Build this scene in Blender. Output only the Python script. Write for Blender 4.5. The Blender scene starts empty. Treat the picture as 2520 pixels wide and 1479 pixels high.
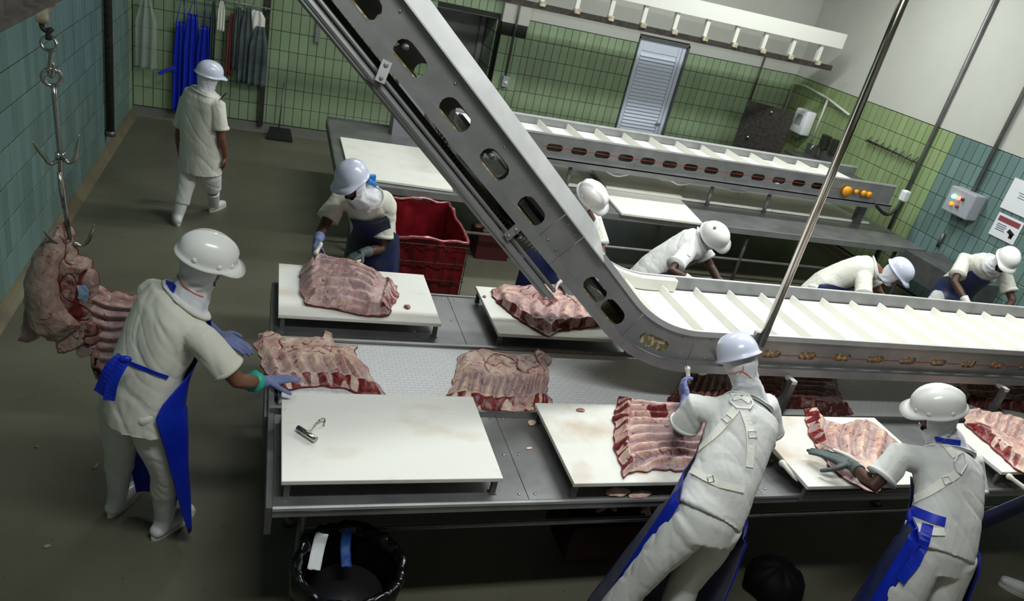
import bpy, bmesh, math, random
import numpy as np
from mathutils import Vector as V, Matrix, noise
from mathutils.bvhtree import BVHTree
random.seed(7)
SC = bpy.context.scene
COL = SC.collection
PI = math.pi

# ------------------------------------------------------------------ camera
H = 3.4
CAM = [(0.94162777, -0.26195799, 0.21152035),     # camera right in world axes
       (0.06593531, -0.47245171, -0.87888249),    # camera down
       (0.33013584, 0.84152682, -0.42758007)]     # camera forward
F = 1819.07
cam_data = bpy.data.cameras.new('camera')
cam = bpy.data.objects.new('camera', cam_data)
COL.objects.link(cam)
r_, d_, f_ = [V(v) for v in CAM]
cam.matrix_world = Matrix(((r_[0], -d_[0], -f_[0], 0), (r_[1], -d_[1], -f_[1], 0), (r_[2], -d_[2], -f_[2], H), (0, 0, 0, 1)))
cam_data.sensor_width = 36
cam_data.lens = F / 2520 * 36
cam_data.clip_start = 0.05
cam_data.dof.use_dof = True
cam_data.dof.focus_distance = 4.6
cam_data.dof.aperture_fstop = 3.5
SC.camera = cam

# ------------------------------------------------------------------ light
SC.view_settings.view_transform = 'Standard'
SC.view_settings.look = 'None'
SC.view_settings.gamma = 1
SC.view_settings.use_curve_mapping = False
SC.view_settings.exposure = -0.08
w = bpy.data.worlds.new('world'); SC.world = w; w.use_nodes = True
w.node_tree.nodes['Background'].inputs[0].default_value = (0.75, 0.85, 1, 1)
w.node_tree.nodes['Background'].inputs[1].default_value = 0.02

def area(name, loc, rot, size, sizey, power, color=(1, 1, 1)):
    l = bpy.data.lights.new(name, 'AREA'); l.shape = 'RECTANGLE'; l.size = size; l.size_y = sizey
    l.energy = power; l.color = color
    o = bpy.data.objects.new(name, l); COL.objects.link(o); o.location = loc; o.rotation_euler = rot
    return o
LC = (0.95, 1.0, 0.97)
area('ceiling_lamp', (3.6, 4.6, 4.9), (0, 0, 0), 2.6, 0.3, 170, LC)
area('ceiling_lamp', (7.0, 4.6, 4.9), (0, 0, 0), 2.6, 0.3, 130, LC)
area('ceiling_lamp', (2.2, 8.6, 4.9), (0, 0, 0), 2.6, 0.3, 95, LC)
area('ceiling_lamp', (6.6, 8.6, 4.9), (0, 0, 0), 2.6, 0.3, 150, LC)
area('ceiling_lamp', (1.0, 1.6, 4.9), (0, 0, 0), 2.2, 0.3, 105, LC)

# ------------------------------------------------------------------ helpers
def ray(p):
    a, b = (p[0] - 1260) / F, (p[1] - 739.5) / F
    return r_ * a + d_ * b + f_
def atZ(px, py, z):
    d = ray((px, py)); t = (z - H) / d.z
    return V((0, 0, H)) + d * t
def atY(px, py, y):
    d = ray((px, py)); t = y / d.y
    return V((0, 0, H)) + d * t
def atX(px, py, x):
    d = ray((px, py)); t = x / d.x
    return V((0, 0, H)) + d * t
def proj(w):
    c = V(w) - V((0, 0, H))
    z = c.dot(f_)
    return (1260 + F * c.dot(r_) / z, 739.5 + F * c.dot(d_) / z, z)

def wloc(o):
    t = V(o.location)
    if o.parent is not None: t = t + o.matrix_parent_inverse.translation + wloc(o.parent)
    return t
def link(name, me, mat=None, parent=None, smooth=False):
    if isinstance(me, bmesh.types.BMesh):
        bm = me; me = bpy.data.meshes.new(name); bm.to_mesh(me); bm.free()
    if mat is not None and not me.materials:
        me.materials.append(mat)
    if smooth:
        me.polygons.foreach_set('use_smooth', [True] * len(me.polygons))
    o = bpy.data.objects.new(name, me); COL.objects.link(o)
    if parent is not None:
        o.parent = parent
        o.matrix_parent_inverse = Matrix.Translation(-wloc(parent))
    return o
def solo(name, me, mat, label, cat, group=None, smooth=False):
    """a thing that is one mesh: its origin goes to the middle of its base"""
    o = link(name, me, mat, None, smooth)
    co = np.empty(len(o.data.vertices) * 3); o.data.vertices.foreach_get('co', co); co = co.reshape(-1, 3)
    c = V(((co[:, 0].min() + co[:, 0].max()) / 2, (co[:, 1].min() + co[:, 1].max()) / 2, co[:, 2].min()))
    o.data.transform(Matrix.Translation(-c)); o.location = c
    return tag(o, label, cat, group)
def tag(o, label, cat=None, group=None, kind=None):
    if label: o['label'] = label
    if cat: o['category'] = cat
    if group: o['group'] = group
    if kind: o['kind'] = kind
    return o
def thing(name, loc, label, cat, group=None):
    o = bpy.data.objects.new(name, None); COL.objects.link(o); o.location = loc
    o.empty_display_size = 0.1
    return tag(o, label, cat, group)

def box(bm, c, s, rot=None, bev=0):
    m = Matrix.Translation(V(c))
    if rot is not None: m = m @ rot.to_4x4()
    m = m @ Matrix.Diagonal((s[0], s[1], s[2], 1))
    g = bmesh.ops.create_cube(bm, size=1, matrix=m)
    if bev:
        es = list({e for v in g['verts'] for e in v.link_edges})
        bmesh.ops.bevel(bm, geom=es, offset=bev, segments=2, affect='EDGES', profile=0.5)
    return g['verts']
def boxx(x0, x1, y0, y1, z0, z1, bev=0):
    bm = bmesh.new(); box(bm, ((x0 + x1) / 2, (y0 + y1) / 2, (z0 + z1) / 2), (abs(x1 - x0), abs(y1 - y0), abs(z1 - z0)), None, bev)
    return bm
def ring_faces(bm, A, B):
    n = len(A)
    for i in range(n):
        bm.faces.new((A[i], A[(i + 1) % n], B[(i + 1) % n], B[i]))
def tube(bm, pts, rad, seg=10, cap=True, flat=None, rnd=False):
    pts = [V(p) for p in pts]
    if not hasattr(rad, '__len__'): rad = [rad] * len(pts)
    rings = []; n = len(pts); pr = None
    P2 = list(pts); R2 = list(rad)
    if rnd:
        d0 = (pts[0] - pts[1]).normalized(); d1 = (pts[-1] - pts[-2]).normalized()
        P2 = [pts[0] + d0 * rad[0] * .9, pts[0] + d0 * rad[0] * .6] + P2 + [pts[-1] + d1 * rad[-1] * .6, pts[-1] + d1 * rad[-1] * .9]
        R2 = [rad[0] * .35, rad[0] * .8] + R2 + [rad[-1] * .8, rad[-1] * .35]
    n = len(P2)
    for i in range(n):
        if i == 0: t = P2[1] - P2[0]
        elif i == n - 1: t = P2[-1] - P2[-2]
        else: t = (P2[i + 1] - P2[i]).normalized() + (P2[i] - P2[i - 1]).normalized()
        if t.length < 1e-9: t = V((0, 0, 1))
        t.normalize()
        if pr is None:
            a = V((0, 0, 1)) if abs(t.z) < .9 else V((1, 0, 0))
            x = t.cross(a).normalized()
        else:
            x = (pr - t * pr.dot(t)).normalized()
        pr = x; y = t.cross(x)
        if flat is not None:     # flatten towards a normal
            nn = V(flat[0]).normalized(); k = flat[1]
        vs = []
        for j in range(seg):
            a = 2 * PI * j / seg
            o = (x * math.cos(a) + y * math.sin(a)) * R2[i]
            if flat is not None: o -= nn * o.dot(nn) * (1 - k)
            vs.append(bm.verts.new(P2[i] + o))
        rings.append(vs)
    for a, b in zip(rings, rings[1:]): ring_faces(bm, a, b)
    if cap:
        bm.faces.new(rings[0][::-1]); bm.faces.new(rings[-1])
def ellipsoid(bm, c, ax, seg=16, rg=10):
    """ax: three vectors (already scaled)"""
    m = Matrix((ax[0], ax[1], ax[2])).transposed().to_4x4()
    m.translation = V(c)
    bmesh.ops.create_uvsphere(bm, u_segments=seg, v_segments=rg, radius=1, matrix=m)
def loft(bm, rings, cap=True, closed=True):
    R = [[bm.verts.new(p) for p in r] for r in rings]
    for a, b in zip(R, R[1:]):
        n = len(a)
        for i in range(n if closed else n - 1):
            bm.faces.new((a[i], a[(i + 1) % n], b[(i + 1) % n], b[i]))
    if cap:
        bm.faces.new(R[0][::-1]); bm.faces.new(R[-1])
    return R
def crv(pts, n):
    """Catmull-Rom resample"""
    pts = [V(p) for p in pts]
    P = [pts[0] * 2 - pts[1]] + pts + [pts[-1] * 2 - pts[-2]]
    out = []; m = len(pts) - 1
    for k in range(n):
        t = k / (n - 1) * m; i = min(int(t), m - 1); u = t - i
        a, b, c, d = P[i], P[i + 1], P[i + 2], P[i + 3]
        out.append(0.5 * ((2 * b) + (c - a) * u + (2 * a - 5 * b + 4 * c - d) * u * u + (3 * b - a - 3 * c + d) * u ** 3))
    return out
def lin(pts, n):
    pts = [V(p) for p in pts]
    L = [0]
    for a, b in zip(pts, pts[1:]): L.append(L[-1] + (b - a).length)
    out = []
    for k in range(n):
        s = k / (n - 1) * L[-1]; i = 0
        while i < len(pts) - 2 and L[i + 1] < s: i += 1
        u = (s - L[i]) / max(1e-9, L[i + 1] - L[i]); out.append(pts[i].lerp(pts[i + 1], u))
    return out
def grid(bm, P, thick=0, nrm=None):
    """P[i][j] grid of points -> sheet (solidified through modifier-free offset)"""
    vs = [[bm.verts.new(p) for p in r] for r in P]
    for i in range(len(P) - 1):
        for j in range(len(P[0]) - 1):
            bm.faces.new((vs[i][j], vs[i + 1][j], vs[i + 1][j + 1], vs[i][j + 1]))
    if thick:
        bm.normal_update()
        bmesh.ops.solidify(bm, geom=bm.faces[:], thickness=thick)
def remesh(bm, vox, smooth=2, disp=None):
    me = bpy.data.meshes.new('t'); bm.to_mesh(me); bm.free()
    o = bpy.data.objects.new('t', me); COL.objects.link(o)
    m = o.modifiers.new('r', 'REMESH'); m.mode = 'VOXEL'; m.voxel_size = vox; m.use_smooth_shade = True
    if smooth:
        s = o.modifiers.new('s', 'SMOOTH'); s.iterations = smooth; s.factor = .5
    dg = bpy.context.evaluated_depsgraph_get()
    out = bpy.data.meshes.new_from_object(o.evaluated_get(dg))
    bpy.data.objects.remove(o); bpy.data.meshes.remove(me)
    if disp:
        n = len(out.vertices); co = np.empty(n * 3); out.vertices.foreach_get('co', co); co = co.reshape(-1, 3)
        nr = np.array([v.normal[:] for v in out.vertices])
        k = np.array([disp(V(c)) for c in co]); co = co + nr * k[:, None]
        out.vertices.foreach_set('co', co.ravel()); out.update()
    return out
def extr2d(polys, y0, y1, flip=False):
    """polygons (first outer, rest holes) in the XZ plane extruded from y0 to y1"""
    cu = bpy.data.curves.new('c', 'CURVE'); cu.dimensions = '2D'; cu.fill_mode = 'BOTH'
    cu.extrude = abs(y1 - y0) / 2
    for pl in polys:
        s = cu.splines.new('POLY'); s.points.add(len(pl) - 1); s.use_cyclic_u = True
        for i, p in enumerate(pl): s.points[i].co = (p[0], p[1], 0, 1)
    o = bpy.data.objects.new('c', cu); COL.objects.link(o)
    dg = bpy.context.evaluated_depsgraph_get()
    me = bpy.data.meshes.new_from_object(o.evaluated_get(dg))
    bpy.data.objects.remove(o)
    ym = (y0 + y1) / 2
    me.transform(Matrix(((1, 0, 0, 0), (0, 0, -1, ym), (0, 1, 0, 0), (0, 0, 0, 1))))
    return me
def ribbon(bm, pts, nrm, width, thick=.003):
    pts = [V(p) for p in pts]; nrm = [V(n).normalized() for n in nrm]
    rings = []
    for i, p in enumerate(pts):
        t = pts[min(i + 1, len(pts) - 1)] - pts[max(i - 1, 0)]
        if t.length < 1e-9: t = V((0, 0, 1))
        t.normalize(); s = t.cross(nrm[i])
        if s.length < 1e-6: s = V((1, 0, 0))
        s = s.normalized() * width / 2; n = nrm[i] * thick
        rings.append([p - s, p + s, p + s + n, p - s + n])
    loft(bm, rings)

# ------------------------------------------------------------------ materials
MATS = {}
def mat(name, col, rough=.5, metal=0, spec=.5, var=0, vscale=8, col2=None, bump=0, bscale=60, objvar=0, emit=0, trans=0, alpha=1, coat=0, detail=4, ramp=(.35, .65), stretch=None, sheen=0):
    m = bpy.data.materials.new(name); m.use_nodes = True
    nt = m.node_tree; N = nt.nodes; L = nt.links
    b = N['Principled BSDF']
    b.inputs['Base Color'].default_value = (*col, 1)
    b.inputs['Roughness'].default_value = rough; b.inputs['Metallic'].default_value = metal
    b.inputs['Specular IOR Level'].default_value = spec
    if coat: b.inputs['Coat Weight'].default_value = coat; b.inputs['Coat Roughness'].default_value = .15
    if trans: b.inputs['Transmission Weight'].default_value = trans
    if alpha < 1: b.inputs['Alpha'].default_value = alpha
    if emit: b.inputs['Emission Color'].default_value = (*col, 1); b.inputs['Emission Strength'].default_value = emit
    tc = N.new('ShaderNodeTexCoord'); src = tc.outputs['Object']
    if stretch:
        mp = N.new('ShaderNodeMapping'); mp.inputs['Scale'].default_value = stretch; L.new(src, mp.inputs[0]); src = mp.outputs[0]
    cs = None
    if col2 is not None:
        nz = N.new('ShaderNodeTexNoise'); nz.inputs['Scale'].default_value = vscale; nz.inputs['Detail'].default_value = detail
        L.new(src, nz.inputs['Vector'])
        rp = N.new('ShaderNodeValToRGB'); rp.color_ramp.elements[0].position = ramp[0]; rp.color_ramp.elements[1].position = ramp[1]
        rp.color_ramp.elements[0].color = (*col, 1); rp.color_ramp.elements[1].color = (*col2, 1)
        L.new(nz.outputs[0], rp.inputs[0]); cs = rp.outputs[0]
    if objvar:
        oi = N.new('ShaderNodeObjectInfo'); hs = N.new('ShaderNodeHueSaturation')
        mr = N.new('ShaderNodeMapRange'); mr.inputs[3].default_value = 1 - objvar; mr.inputs[4].default_value = 1 + objvar
        L.new(oi.outputs['Random'], mr.inputs[0]); L.new(mr.outputs[0], hs.inputs['Value'])
        mr2 = N.new('ShaderNodeMapRange'); mr2.inputs[3].default_value = .5 - objvar * .12; mr2.inputs[4].default_value = .5 + objvar * .12
        mm = N.new('ShaderNodeMath'); mm.operation = 'FRACT'; m2 = N.new('ShaderNodeMath'); m2.operation = 'MULTIPLY'; m2.inputs[1].default_value = 7.3
        L.new(oi.outputs['Random'], m2.inputs[0]); L.new(m2.outputs[0], mm.inputs[0]); L.new(mm.outputs[0], mr2.inputs[0]); L.new(mr2.outputs[0], hs.inputs['Hue'])
        if cs is not None: L.new(cs, hs.inputs['Color'])
        else: hs.inputs['Color'].default_value = (*col, 1)
        cs = hs.outputs[0]
    if cs is not None: L.new(cs, b.inputs['Base Color'])
    if bump:
        n2 = N.new('ShaderNodeTexNoise'); n2.inputs['Scale'].default_value = bscale; n2.inputs['Detail'].default_value = 5
        L.new(src, n2.inputs['Vector'])
        bp = N.new('ShaderNodeBump'); bp.inputs['Strength'].default_value = bump; bp.inputs['Distance'].default_value = .01
        L.new(n2.outputs[0], bp.inputs['Height']); L.new(bp.outputs[0], b.inputs['Normal'])
    MATS[name] = m
    return m
STEEL = mat('steel', (.27, .27, .275), .45, .55, col2=(.33, .33, .335), vscale=6, bump=.05, bscale=30)
STEELD = mat('steel_dark', (.14, .14, .145), .45, .7, col2=(.20, .20, .20), vscale=5, bump=.05, bscale=20)
STEELT = mat('steel_table', (.19, .19, .195), .38, .65, col2=(.27, .27, .275), vscale=4, bump=.08, bscale=14)
STEELL = mat('steel_light', (.52, .52, .53), .42, .35, col2=(.62, .62, .63), vscale=6)
CHROME = mat('chrome', (.5, .49, .47), .22, 1)
IRON = mat('dark_iron', (.035, .033, .03), .5, .5, col2=(.07, .06, .05), vscale=20)
BOARD = mat('board', (.80, .79, .74), .45, 0, col2=(.74, .70, .60), vscale=5, ramp=(.5, .8), bump=.06, bscale=50)
BELT = mat('belt', (.82, .82, .80), .4, 0, col2=(.76, .77, .76), vscale=10)
FLIGHT = mat('flight', (.80, .78, .70), .45)
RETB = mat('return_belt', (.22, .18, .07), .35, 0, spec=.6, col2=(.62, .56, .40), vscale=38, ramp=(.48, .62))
WHITEP = mat('white_plastic', (.82, .83, .85), .28, spec=.5)
HELM_W = mat('helmet_white', (.84, .84, .82), .25, coat=.3)
HELM_B = mat('helmet_bluish', (.66, .69, .86), .25, coat=.3)
CLOTH = mat('cloth', (.72, .71, .64), .9, spec=.15, col2=(.66, .65, .575), vscale=4, bump=.25, bscale=14)
CLOTHW = mat('cloth_cool', (.72, .72, .71), .9, spec=.15, col2=(.66, .66, .65), vscale=4, bump=.35, bscale=18)
HOOD = mat('hood_cloth', (.66, .66, .71), .95, spec=.1, col2=(.72, .72, .76), vscale=12, bump=.5, bscale=35, stretch=(1, 1, .35))
TROUS = mat('trouser_cloth', (.70, .70, .68), .9, spec=.1, col2=(.63, .63, .61), vscale=4, bump=.3, bscale=14)
BLUE = mat('blue_apron', (.004, .02, .42), .42, spec=.4, col2=(.006, .03, .5), vscale=3, bump=.12, bscale=8)
NAVY = mat('soiled_apron', (.012, .02, .12), .4, spec=.5, col2=(.03, .035, .06), vscale=7, bump=.12, bscale=10)
NAVG = mat('grey_blue_apron', (.06, .065, .13), .45, spec=.5, col2=(.10, .10, .14), vscale=7, bump=.12, bscale=10)
SKIN = mat('skin', (.17, .072, .038), .5, col2=(.21, .09, .05), vscale=9, bump=.1, bscale=60)
SKIND = mat('skin_dark', (.06, .024, .014), .5, col2=(.08, .034, .02), vscale=9, bump=.1, bscale=60)
GLOVEB = mat('glove_blue', (.22, .26, .50), .85, spec=.2, col2=(.16, .19, .36), vscale=14, bump=.4, bscale=90)
GLOVEG = mat('glove_grey', (.05, .075, .08), .6, col2=(.09, .11, .11), vscale=12, bump=.3, bscale=60)
TEAL = mat('teal_cuff', (.02, .42, .32), .5)
GLOVEW = mat('glove_white', (.7, .66, .64), .85, col2=(.6, .3, .27), vscale=18, ramp=(.58, .72), bump=.3)
BOOT = mat('white_boot', (.70, .70, .72), .32, coat=.15)
SOLE = mat('boot_sole', (.62, .60, .54), .6)
STRAP = mat('strap_web', (.86, .85, .78), .8, bump=.2, bscale=120)
BLACKM = mat('black_matt', (.002, .002, .002), .7, spec=.2)
BLACK = mat('black_rubber', (.008, .008, .008), .6)
DARK = mat('dark_void', (.012, .012, .012), .8)
BAG = mat('black_bag', (.003, .003, .0035), .2, spec=.4)
PAPER = mat('paper', (.75, .76, .80), .8)
CLEAR = mat('clear_plastic', (.55, .60, .60), .25, alpha=.28)
TUBR = mat('red_plastic', (.13, .005, .008), .3, col2=(.22, .012, .018), vscale=7, coat=.2)
REDP = mat('red_thread', (.5, .03, .02), .6)
ORANGE = mat('orange_cord', (.75, .18, .07), .7)
YEL = mat('yellow_cup', (.85, .35, .01), .45)
GREENL = mat('green_lamp', (.15, 1, .55), .4, emit=6)
REDL = mat('red_lamp', (1, .12, .08), .4, emit=5)
ORL = mat('orange_lamp', (1, .28, .03), .4, emit=1.2)
WALLP = mat('wall_paint', (.50, .50, .46), .7, col2=(.47, .47, .43), vscale=1.5, bump=.03)
BEAMW = mat('beam_white', (.66, .66, .61), .6)
GROUTD = mat('grout', (.022, .026, .02), .9)
CEIL = mat('ceiling_paint', (.55, .55, .52), .8)
TILE_G = mat('tile_green', (.275, .365, .225), .3, objvar=.09, coat=.1)
TILE_Y = mat('tile_yellow_green', (.25, .33, .155), .3, objvar=.08, coat=.1)
TILE_T = mat('tile_teal', (.14, .225, .215), .3, objvar=.16, coat=.1)
COVE = mat('cove_cement', (.17, .15, .09), .7, col2=(.12, .105, .065), vscale=3)
DOORM = mat('louvre_door', (.66, .71, .84), .45)
GREYB = mat('grey_box', (.34, .36, .40), .5)
BRASS = mat('trolley_enamel', (.55, .50, .38), .5, col2=(.25, .2, .14), vscale=25)
REDSIGN = mat('sign_red', (.25, .05, .06), .6)
PVC = mat('pvc_pipe', (.55, .54, .48), .5)
BONE = mat('knife_handle', (.78, .75, .66), .45)
TEXTM = mat('print_dark', (.10, .10, .16), .7)
BLADE = mat('blade', (.45, .45, .46), .25, 1)
TAGB = mat('blue_tag', (.12, .35, .65), .5, col2=(.5, .6, .7), vscale=60)

def floor_mat():
    m = bpy.data.materials.new('floor_concrete'); m.use_nodes = True
    nt = m.node_tree; N = nt.nodes; L = nt.links; b = N['Principled BSDF']
    tc = N.new('ShaderNodeTexCoord')
    def nz(s, d=5, w=0):
        n = N.new('ShaderNodeTexNoise'); n.inputs['Scale'].default_value = s; n.inputs['Detail'].default_value = d
        n.inputs['Distortion'].default_value = w; L.new(tc.outputs['Object'], n.inputs['Vector']); return n.outputs[0]
    def ramp(v, a, b_, ca, cb):
        r = N.new('ShaderNodeValToRGB'); r.color_ramp.elements[0].position = a; r.color_ramp.elements[1].position = b_
        r.color_ramp.elements[0].color = (*ca, 1); r.color_ramp.elements[1].color = (*cb, 1); L.new(v, r.inputs[0]); return r.outputs[0]
    base = ramp(nz(.7, 6, .6), .3, .7, (.098, .094, .066), (.150, .143, .103))
    mix = N.new('ShaderNodeMix'); mix.data_type = 'RGBA'
    L.new(ramp(nz(9, 8), .62, .8, (0, 0, 0), (.5, .5, .5)), mix.inputs[0]); L.new(base, mix.inputs[6]); mix.inputs[7].default_value = (.07, .055, .03, 1)
    mx2 = N.new('ShaderNodeMix'); mx2.data_type = 'RGBA'
    L.new(ramp(nz(26, 2), .74, .77, (0, 0, 0), (.8, .8, .8)), mx2.inputs[0]); L.new(mix.outputs[2], mx2.inputs[6]); mx2.inputs[7].default_value = (.02, .012, .008, 1)
    L.new(mx2.outputs[2], b.inputs['Base Color'])
    rr = N.new('ShaderNodeMapRange'); rr.inputs[3].default_value = .3; rr.inputs[4].default_value = .55
    L.new(nz(1.8, 4), rr.inputs[0]); L.new(rr.outputs[0], b.inputs['Roughness'])
    bp = N.new('ShaderNodeBump'); bp.inputs['Strength'].default_value = .12; bp.inputs['Distance'].default_value = .01
    L.new(nz(45, 4), bp.inputs['Height']); L.new(bp.outputs[0], b.inputs['Normal'])
    return m
FLOORM = floor_mat()

def meat_mat(name, fat, pink, purple, red, seed):
    m = bpy.data.materials.new(name); m.use_nodes = True
    nt = m.node_tree; N = nt.nodes; L = nt.links; b = N['Principled BSDF']
    tc = N.new('ShaderNodeTexCoord'); mp = N.new('ShaderNodeMapping'); mp.inputs['Location'].default_value = (seed, seed * .7, 0)
    L.new(tc.outputs['Object'], mp.inputs[0])
    def nz(s, d=6, w=.5):
        n = N.new('ShaderNodeTexNoise'); n.inputs['Scale'].default_value = s; n.inputs['Detail'].default_value = d; n.inputs['Distortion'].default_value = w
        L.new(mp.outputs[0], n.inputs['Vector']); return n.outputs[0]
    def rp(v, a, b_):
        r = N.new('ShaderNodeMapRange'); r.inputs[1].default_value = a; r.inputs[2].default_value = b_; L.new(v, r.inputs[0]); return r.outputs[0]
    def mx(f, A, B):
        x = N.new('ShaderNodeMix'); x.data_type = 'RGBA'; L.new(f, x.inputs[0])
        for k, c in ((6, A), (7, B)):
            if isinstance(c, tuple): x.inputs[k].default_value = (*c, 1)
            else: L.new(c, x.inputs[k])
        return x.outputs[2]
    def math_(op, a, c):
        q = N.new('ShaderNodeMath'); q.operation = op
        for i, z in enumerate((a, c)):
            if isinstance(z, (int, float)): q.inputs[i].default_value = z
            else: L.new(z, q.inputs[i])
        q.use_clamp = True
        return q.outputs[0]
    at1 = N.new('ShaderNodeAttribute'); at1.attribute_name = 'red'
    at2 = N.new('ShaderNodeAttribute'); at2.attribute_name = 'purple'
    c = mx(rp(nz(11, 8, 1.2), .42, .60), fat, pink)
    c = mx(math_('MULTIPLY', rp(nz(38, 5, .5), .52, .66), .45), c, pink)
    pf = math_('MULTIPLY', math_('ADD', math_('MULTIPLY', rp(nz(5, 5, 1), .55, .72), .5), at2.outputs['Fac']), .75)
    c = mx(pf, c, purple)
    v = N.new('ShaderNodeTexNoise'); v.inputs['Scale'].default_value = 13; v.inputs['Detail'].default_value = 9; v.inputs['Distortion'].default_value = 2.2
    L.new(mp.outputs[0], v.inputs['Vector'])
    veins = rp(v.outputs[0], .61, .66)
    rf = math_('MAXIMUM', math_('MULTIPLY', veins, .8), rp(math_('ADD', math_('MULTIPLY', at1.outputs['Fac'], .8), math_('MULTIPLY', nz(26, 6, .8), .45)), .56, .68))
    c = mx(rf, c, mx(rp(nz(30, 4, .5), .45, .65), red, tuple(min(1, k * 2.6 + .01) for k in red)))
    L.new(c, b.inputs['Base Color'])
    b.inputs['Roughness'].default_value = .38; b.inputs['Specular IOR Level'].default_value = .5
    bp = N.new('ShaderNodeBump'); bp.inputs['Strength'].default_value = .5; bp.inputs['Distance'].default_value = .008
    L.new(nz(40, 6, .8), bp.inputs['Height']); L.new(bp.outputs[0], b.inputs['Normal'])
    return m
MEAT1 = meat_mat('meat_pale', (.78, .58, .46), (.60, .34, .29), (.30, .22, .26), (.12, .010, .010), 0)
MEAT2 = meat_mat('meat_pink', (.68, .47, .40), (.50, .26, .23), (.27, .19, .23), (.09, .008, .009), 3)
MEAT3 = meat_mat('meat_dark', (.42, .22, .18), (.24, .07, .06), (.16, .10, .11), (.05, .006, .006), 6)
MEAT4 = meat_mat('meat_hanging', (.46, .35, .28), (.34, .20, .165), (.24, .17, .18), (.10, .012, .010), 9)

# ================================================================== SETTING
XL, XR, YB, YF, ZC = -1.83, 9.0, 11.85, -3.0, 5.0
def struct(name, bm, m):
    o = link(name, bm, m); o['kind'] = 'structure'; return o
floor = struct('floor', boxx(XL - .3, XR + .3, YF, YB + 1.2, -.1, 0), FLOORM)
struct('ceiling', boxx(XL - .3, XR + .3, YF, YB + 1.2, ZC, ZC + .1), CEIL)
ZT = 2.35                                        # tiles end here, paint above
wl = struct('wall_left', boxx(XL - .2, XL - .0035, YF, YB + .2, 0, ZC), GROUTD)
wr = struct('wall_right', boxx(XR + .0035, XR + .2, YF, YB + .2, 0, ZC), GROUTD)
struct('wall_front', boxx(XL - .2, XR + .2, YF - .1, YF, 0, ZC), WALLP)
# painted upper part of the right wall (proud of the grout bed, flush with the tile faces)
o = link('painted_upper', boxx(XR, XR + .03, YF, YB, ZT + .01, ZC), WALLP, wr)
# back wall: alcove with a steel door between X 2.35 and 3.3, louvred door between 5.77 and 6.72
bm = bmesh.new()
def bb(x0, x1, y0, y1, z0, z1):
    box(bm, ((x0 + x1) / 2, (y0 + y1) / 2, (z0 + z1) / 2), (x1 - x0, y1 - y0, z1 - z0))
bb(XL - .2, 2.35, YB + .0035, YB + .2, 0, ZC); bb(3.34, 5.77, YB + .0035, YB + .2, 0, ZC); bb(6.72, XR + .2, YB + .0035, YB + .2, 0, ZC)
bb(2.35, 3.34, YB + .0035, YB + .2, 2.3, ZC); bb(5.77, 6.72, YB + .02, YB + .2, 2.46, ZC)
bb(2.2, 3.5, YB + .75, YB + .9, 0, ZC)
bb(2.2, 2.35, YB + .2, YB + .9, 0, ZC); bb(3.34, 3.5, YB + .2, YB + .9, 0, ZC); bb(2.2, 3.5, YB + .2, YB + .9, 2.9, 3.0)
wb = struct('wall_back', bm, GROUTD)
bm = bmesh.new()
bb(3.8, 5.765, YB - .0, YB + .03, ZT + .01, ZC); bb(5.77, 6.72, YB - .0, YB + .03, 2.5, ZC); bb(6.72, XR, YB, YB + .03, ZT + .01, ZC)
bb(3.36, 3.8, YB - .10, YB + .03, 2.27, ZC)
link('painted_upper', bm, WALLP, wb)
bm = bmesh.new(); bb(3.37, 3.79, YB - .1015, YB + .03, 0, 2.27)
pil = link('pilaster', bm, GROUTD, wb)

def tiles(parent, org, u, nrm, us, zs, tw, th, mfun, skip, limit=300):
    """org + u*a + z : individual tiles for the nearest ones that can be seen, the rest joined"""
    u = V(u); nrm = V(nrm); lst = []
    for a in us:
        for z in zs:
            c = V(org) + u * (a + tw / 2) + V((0, 0, z + th / 2))
            if skip(c): continue
            px, py, d = proj(c)
            vis = d > 0 and -40 < px < 2560 and -40 < py < 1500
            lst.append((0 if vis else 1, d, c, mfun(c)))
    lst.sort(key=lambda t: (t[0], t[1]))
    z = V((0, 0, 1)); g = .004; dz = .02; meshes = {}
    def tile_mesh(bm, c, tilt=0):
        hw, hh = tw / 2 - g, th / 2 - g; e = .004
        q = []
        for k, (ins, out) in enumerate(((0, .0), (0, dz - .003), (e, dz))):
            q.append([bm.verts.new(c + u * sx * (hw - ins) + z * sz * (hh - ins) + nrm * (out - dz)) for sx, sz in ((-1, -1), (1, -1), (1, 1), (-1, 1))])
        for a_, b_ in zip(q, q[1:]):
            ring_faces(bm, a_, b_)
        bm.faces.new(q[2])
    for k, (hid, d, c, m) in enumerate(lst[:limit]):
        if m.name not in meshes:
            b2 = bmesh.new(); tile_mesh(b2, V((0, 0, 0))); bmesh.ops.recalc_face_normals(b2, faces=b2.faces[:])
            me = bpy.data.meshes.new('tile'); b2.to_mesh(me); b2.free(); me.materials.append(m); meshes[m.name] = me
        o = bpy.data.objects.new('tile', meshes[m.name]); COL.objects.link(o)
        o.parent = parent; o.location = c + nrm * random.uniform(0, .0015)
    rest = {}
    for hid, d, c, m in lst[limit:]:
        rest.setdefault(m.name, (m, bmesh.new())); tile_mesh(rest[m.name][1], c)
    for m, b2 in rest.values():
        bmesh.ops.recalc_face_normals(b2, faces=b2.faces[:])
        link('tile_field', b2, m, parent)['kind'] = 'stuff'
TW, TH = .131, .277
zr = [.12 + i * TH for i in range(8)]
tiles(wl, (XL, 0, 0), (0, 1, 0), (1, 0, 0), [1.6 + i * TW for i in range(78)], [.11 + i * TH for i in range(15)], TW, TH,
      lambda c: TILE_G if c.y > YB - .28 else TILE_T, lambda c: False, 300)
def mb(c): return TILE_G
ZG = [.14 + i * TH for i in range(11)]
tiles(wb, (XL, YB, 0), (1, 0, 0), (0, -1, 0), [i * .13063 for i in range(32)], ZG, .13063, TH, mb, lambda c: False, 130)
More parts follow.
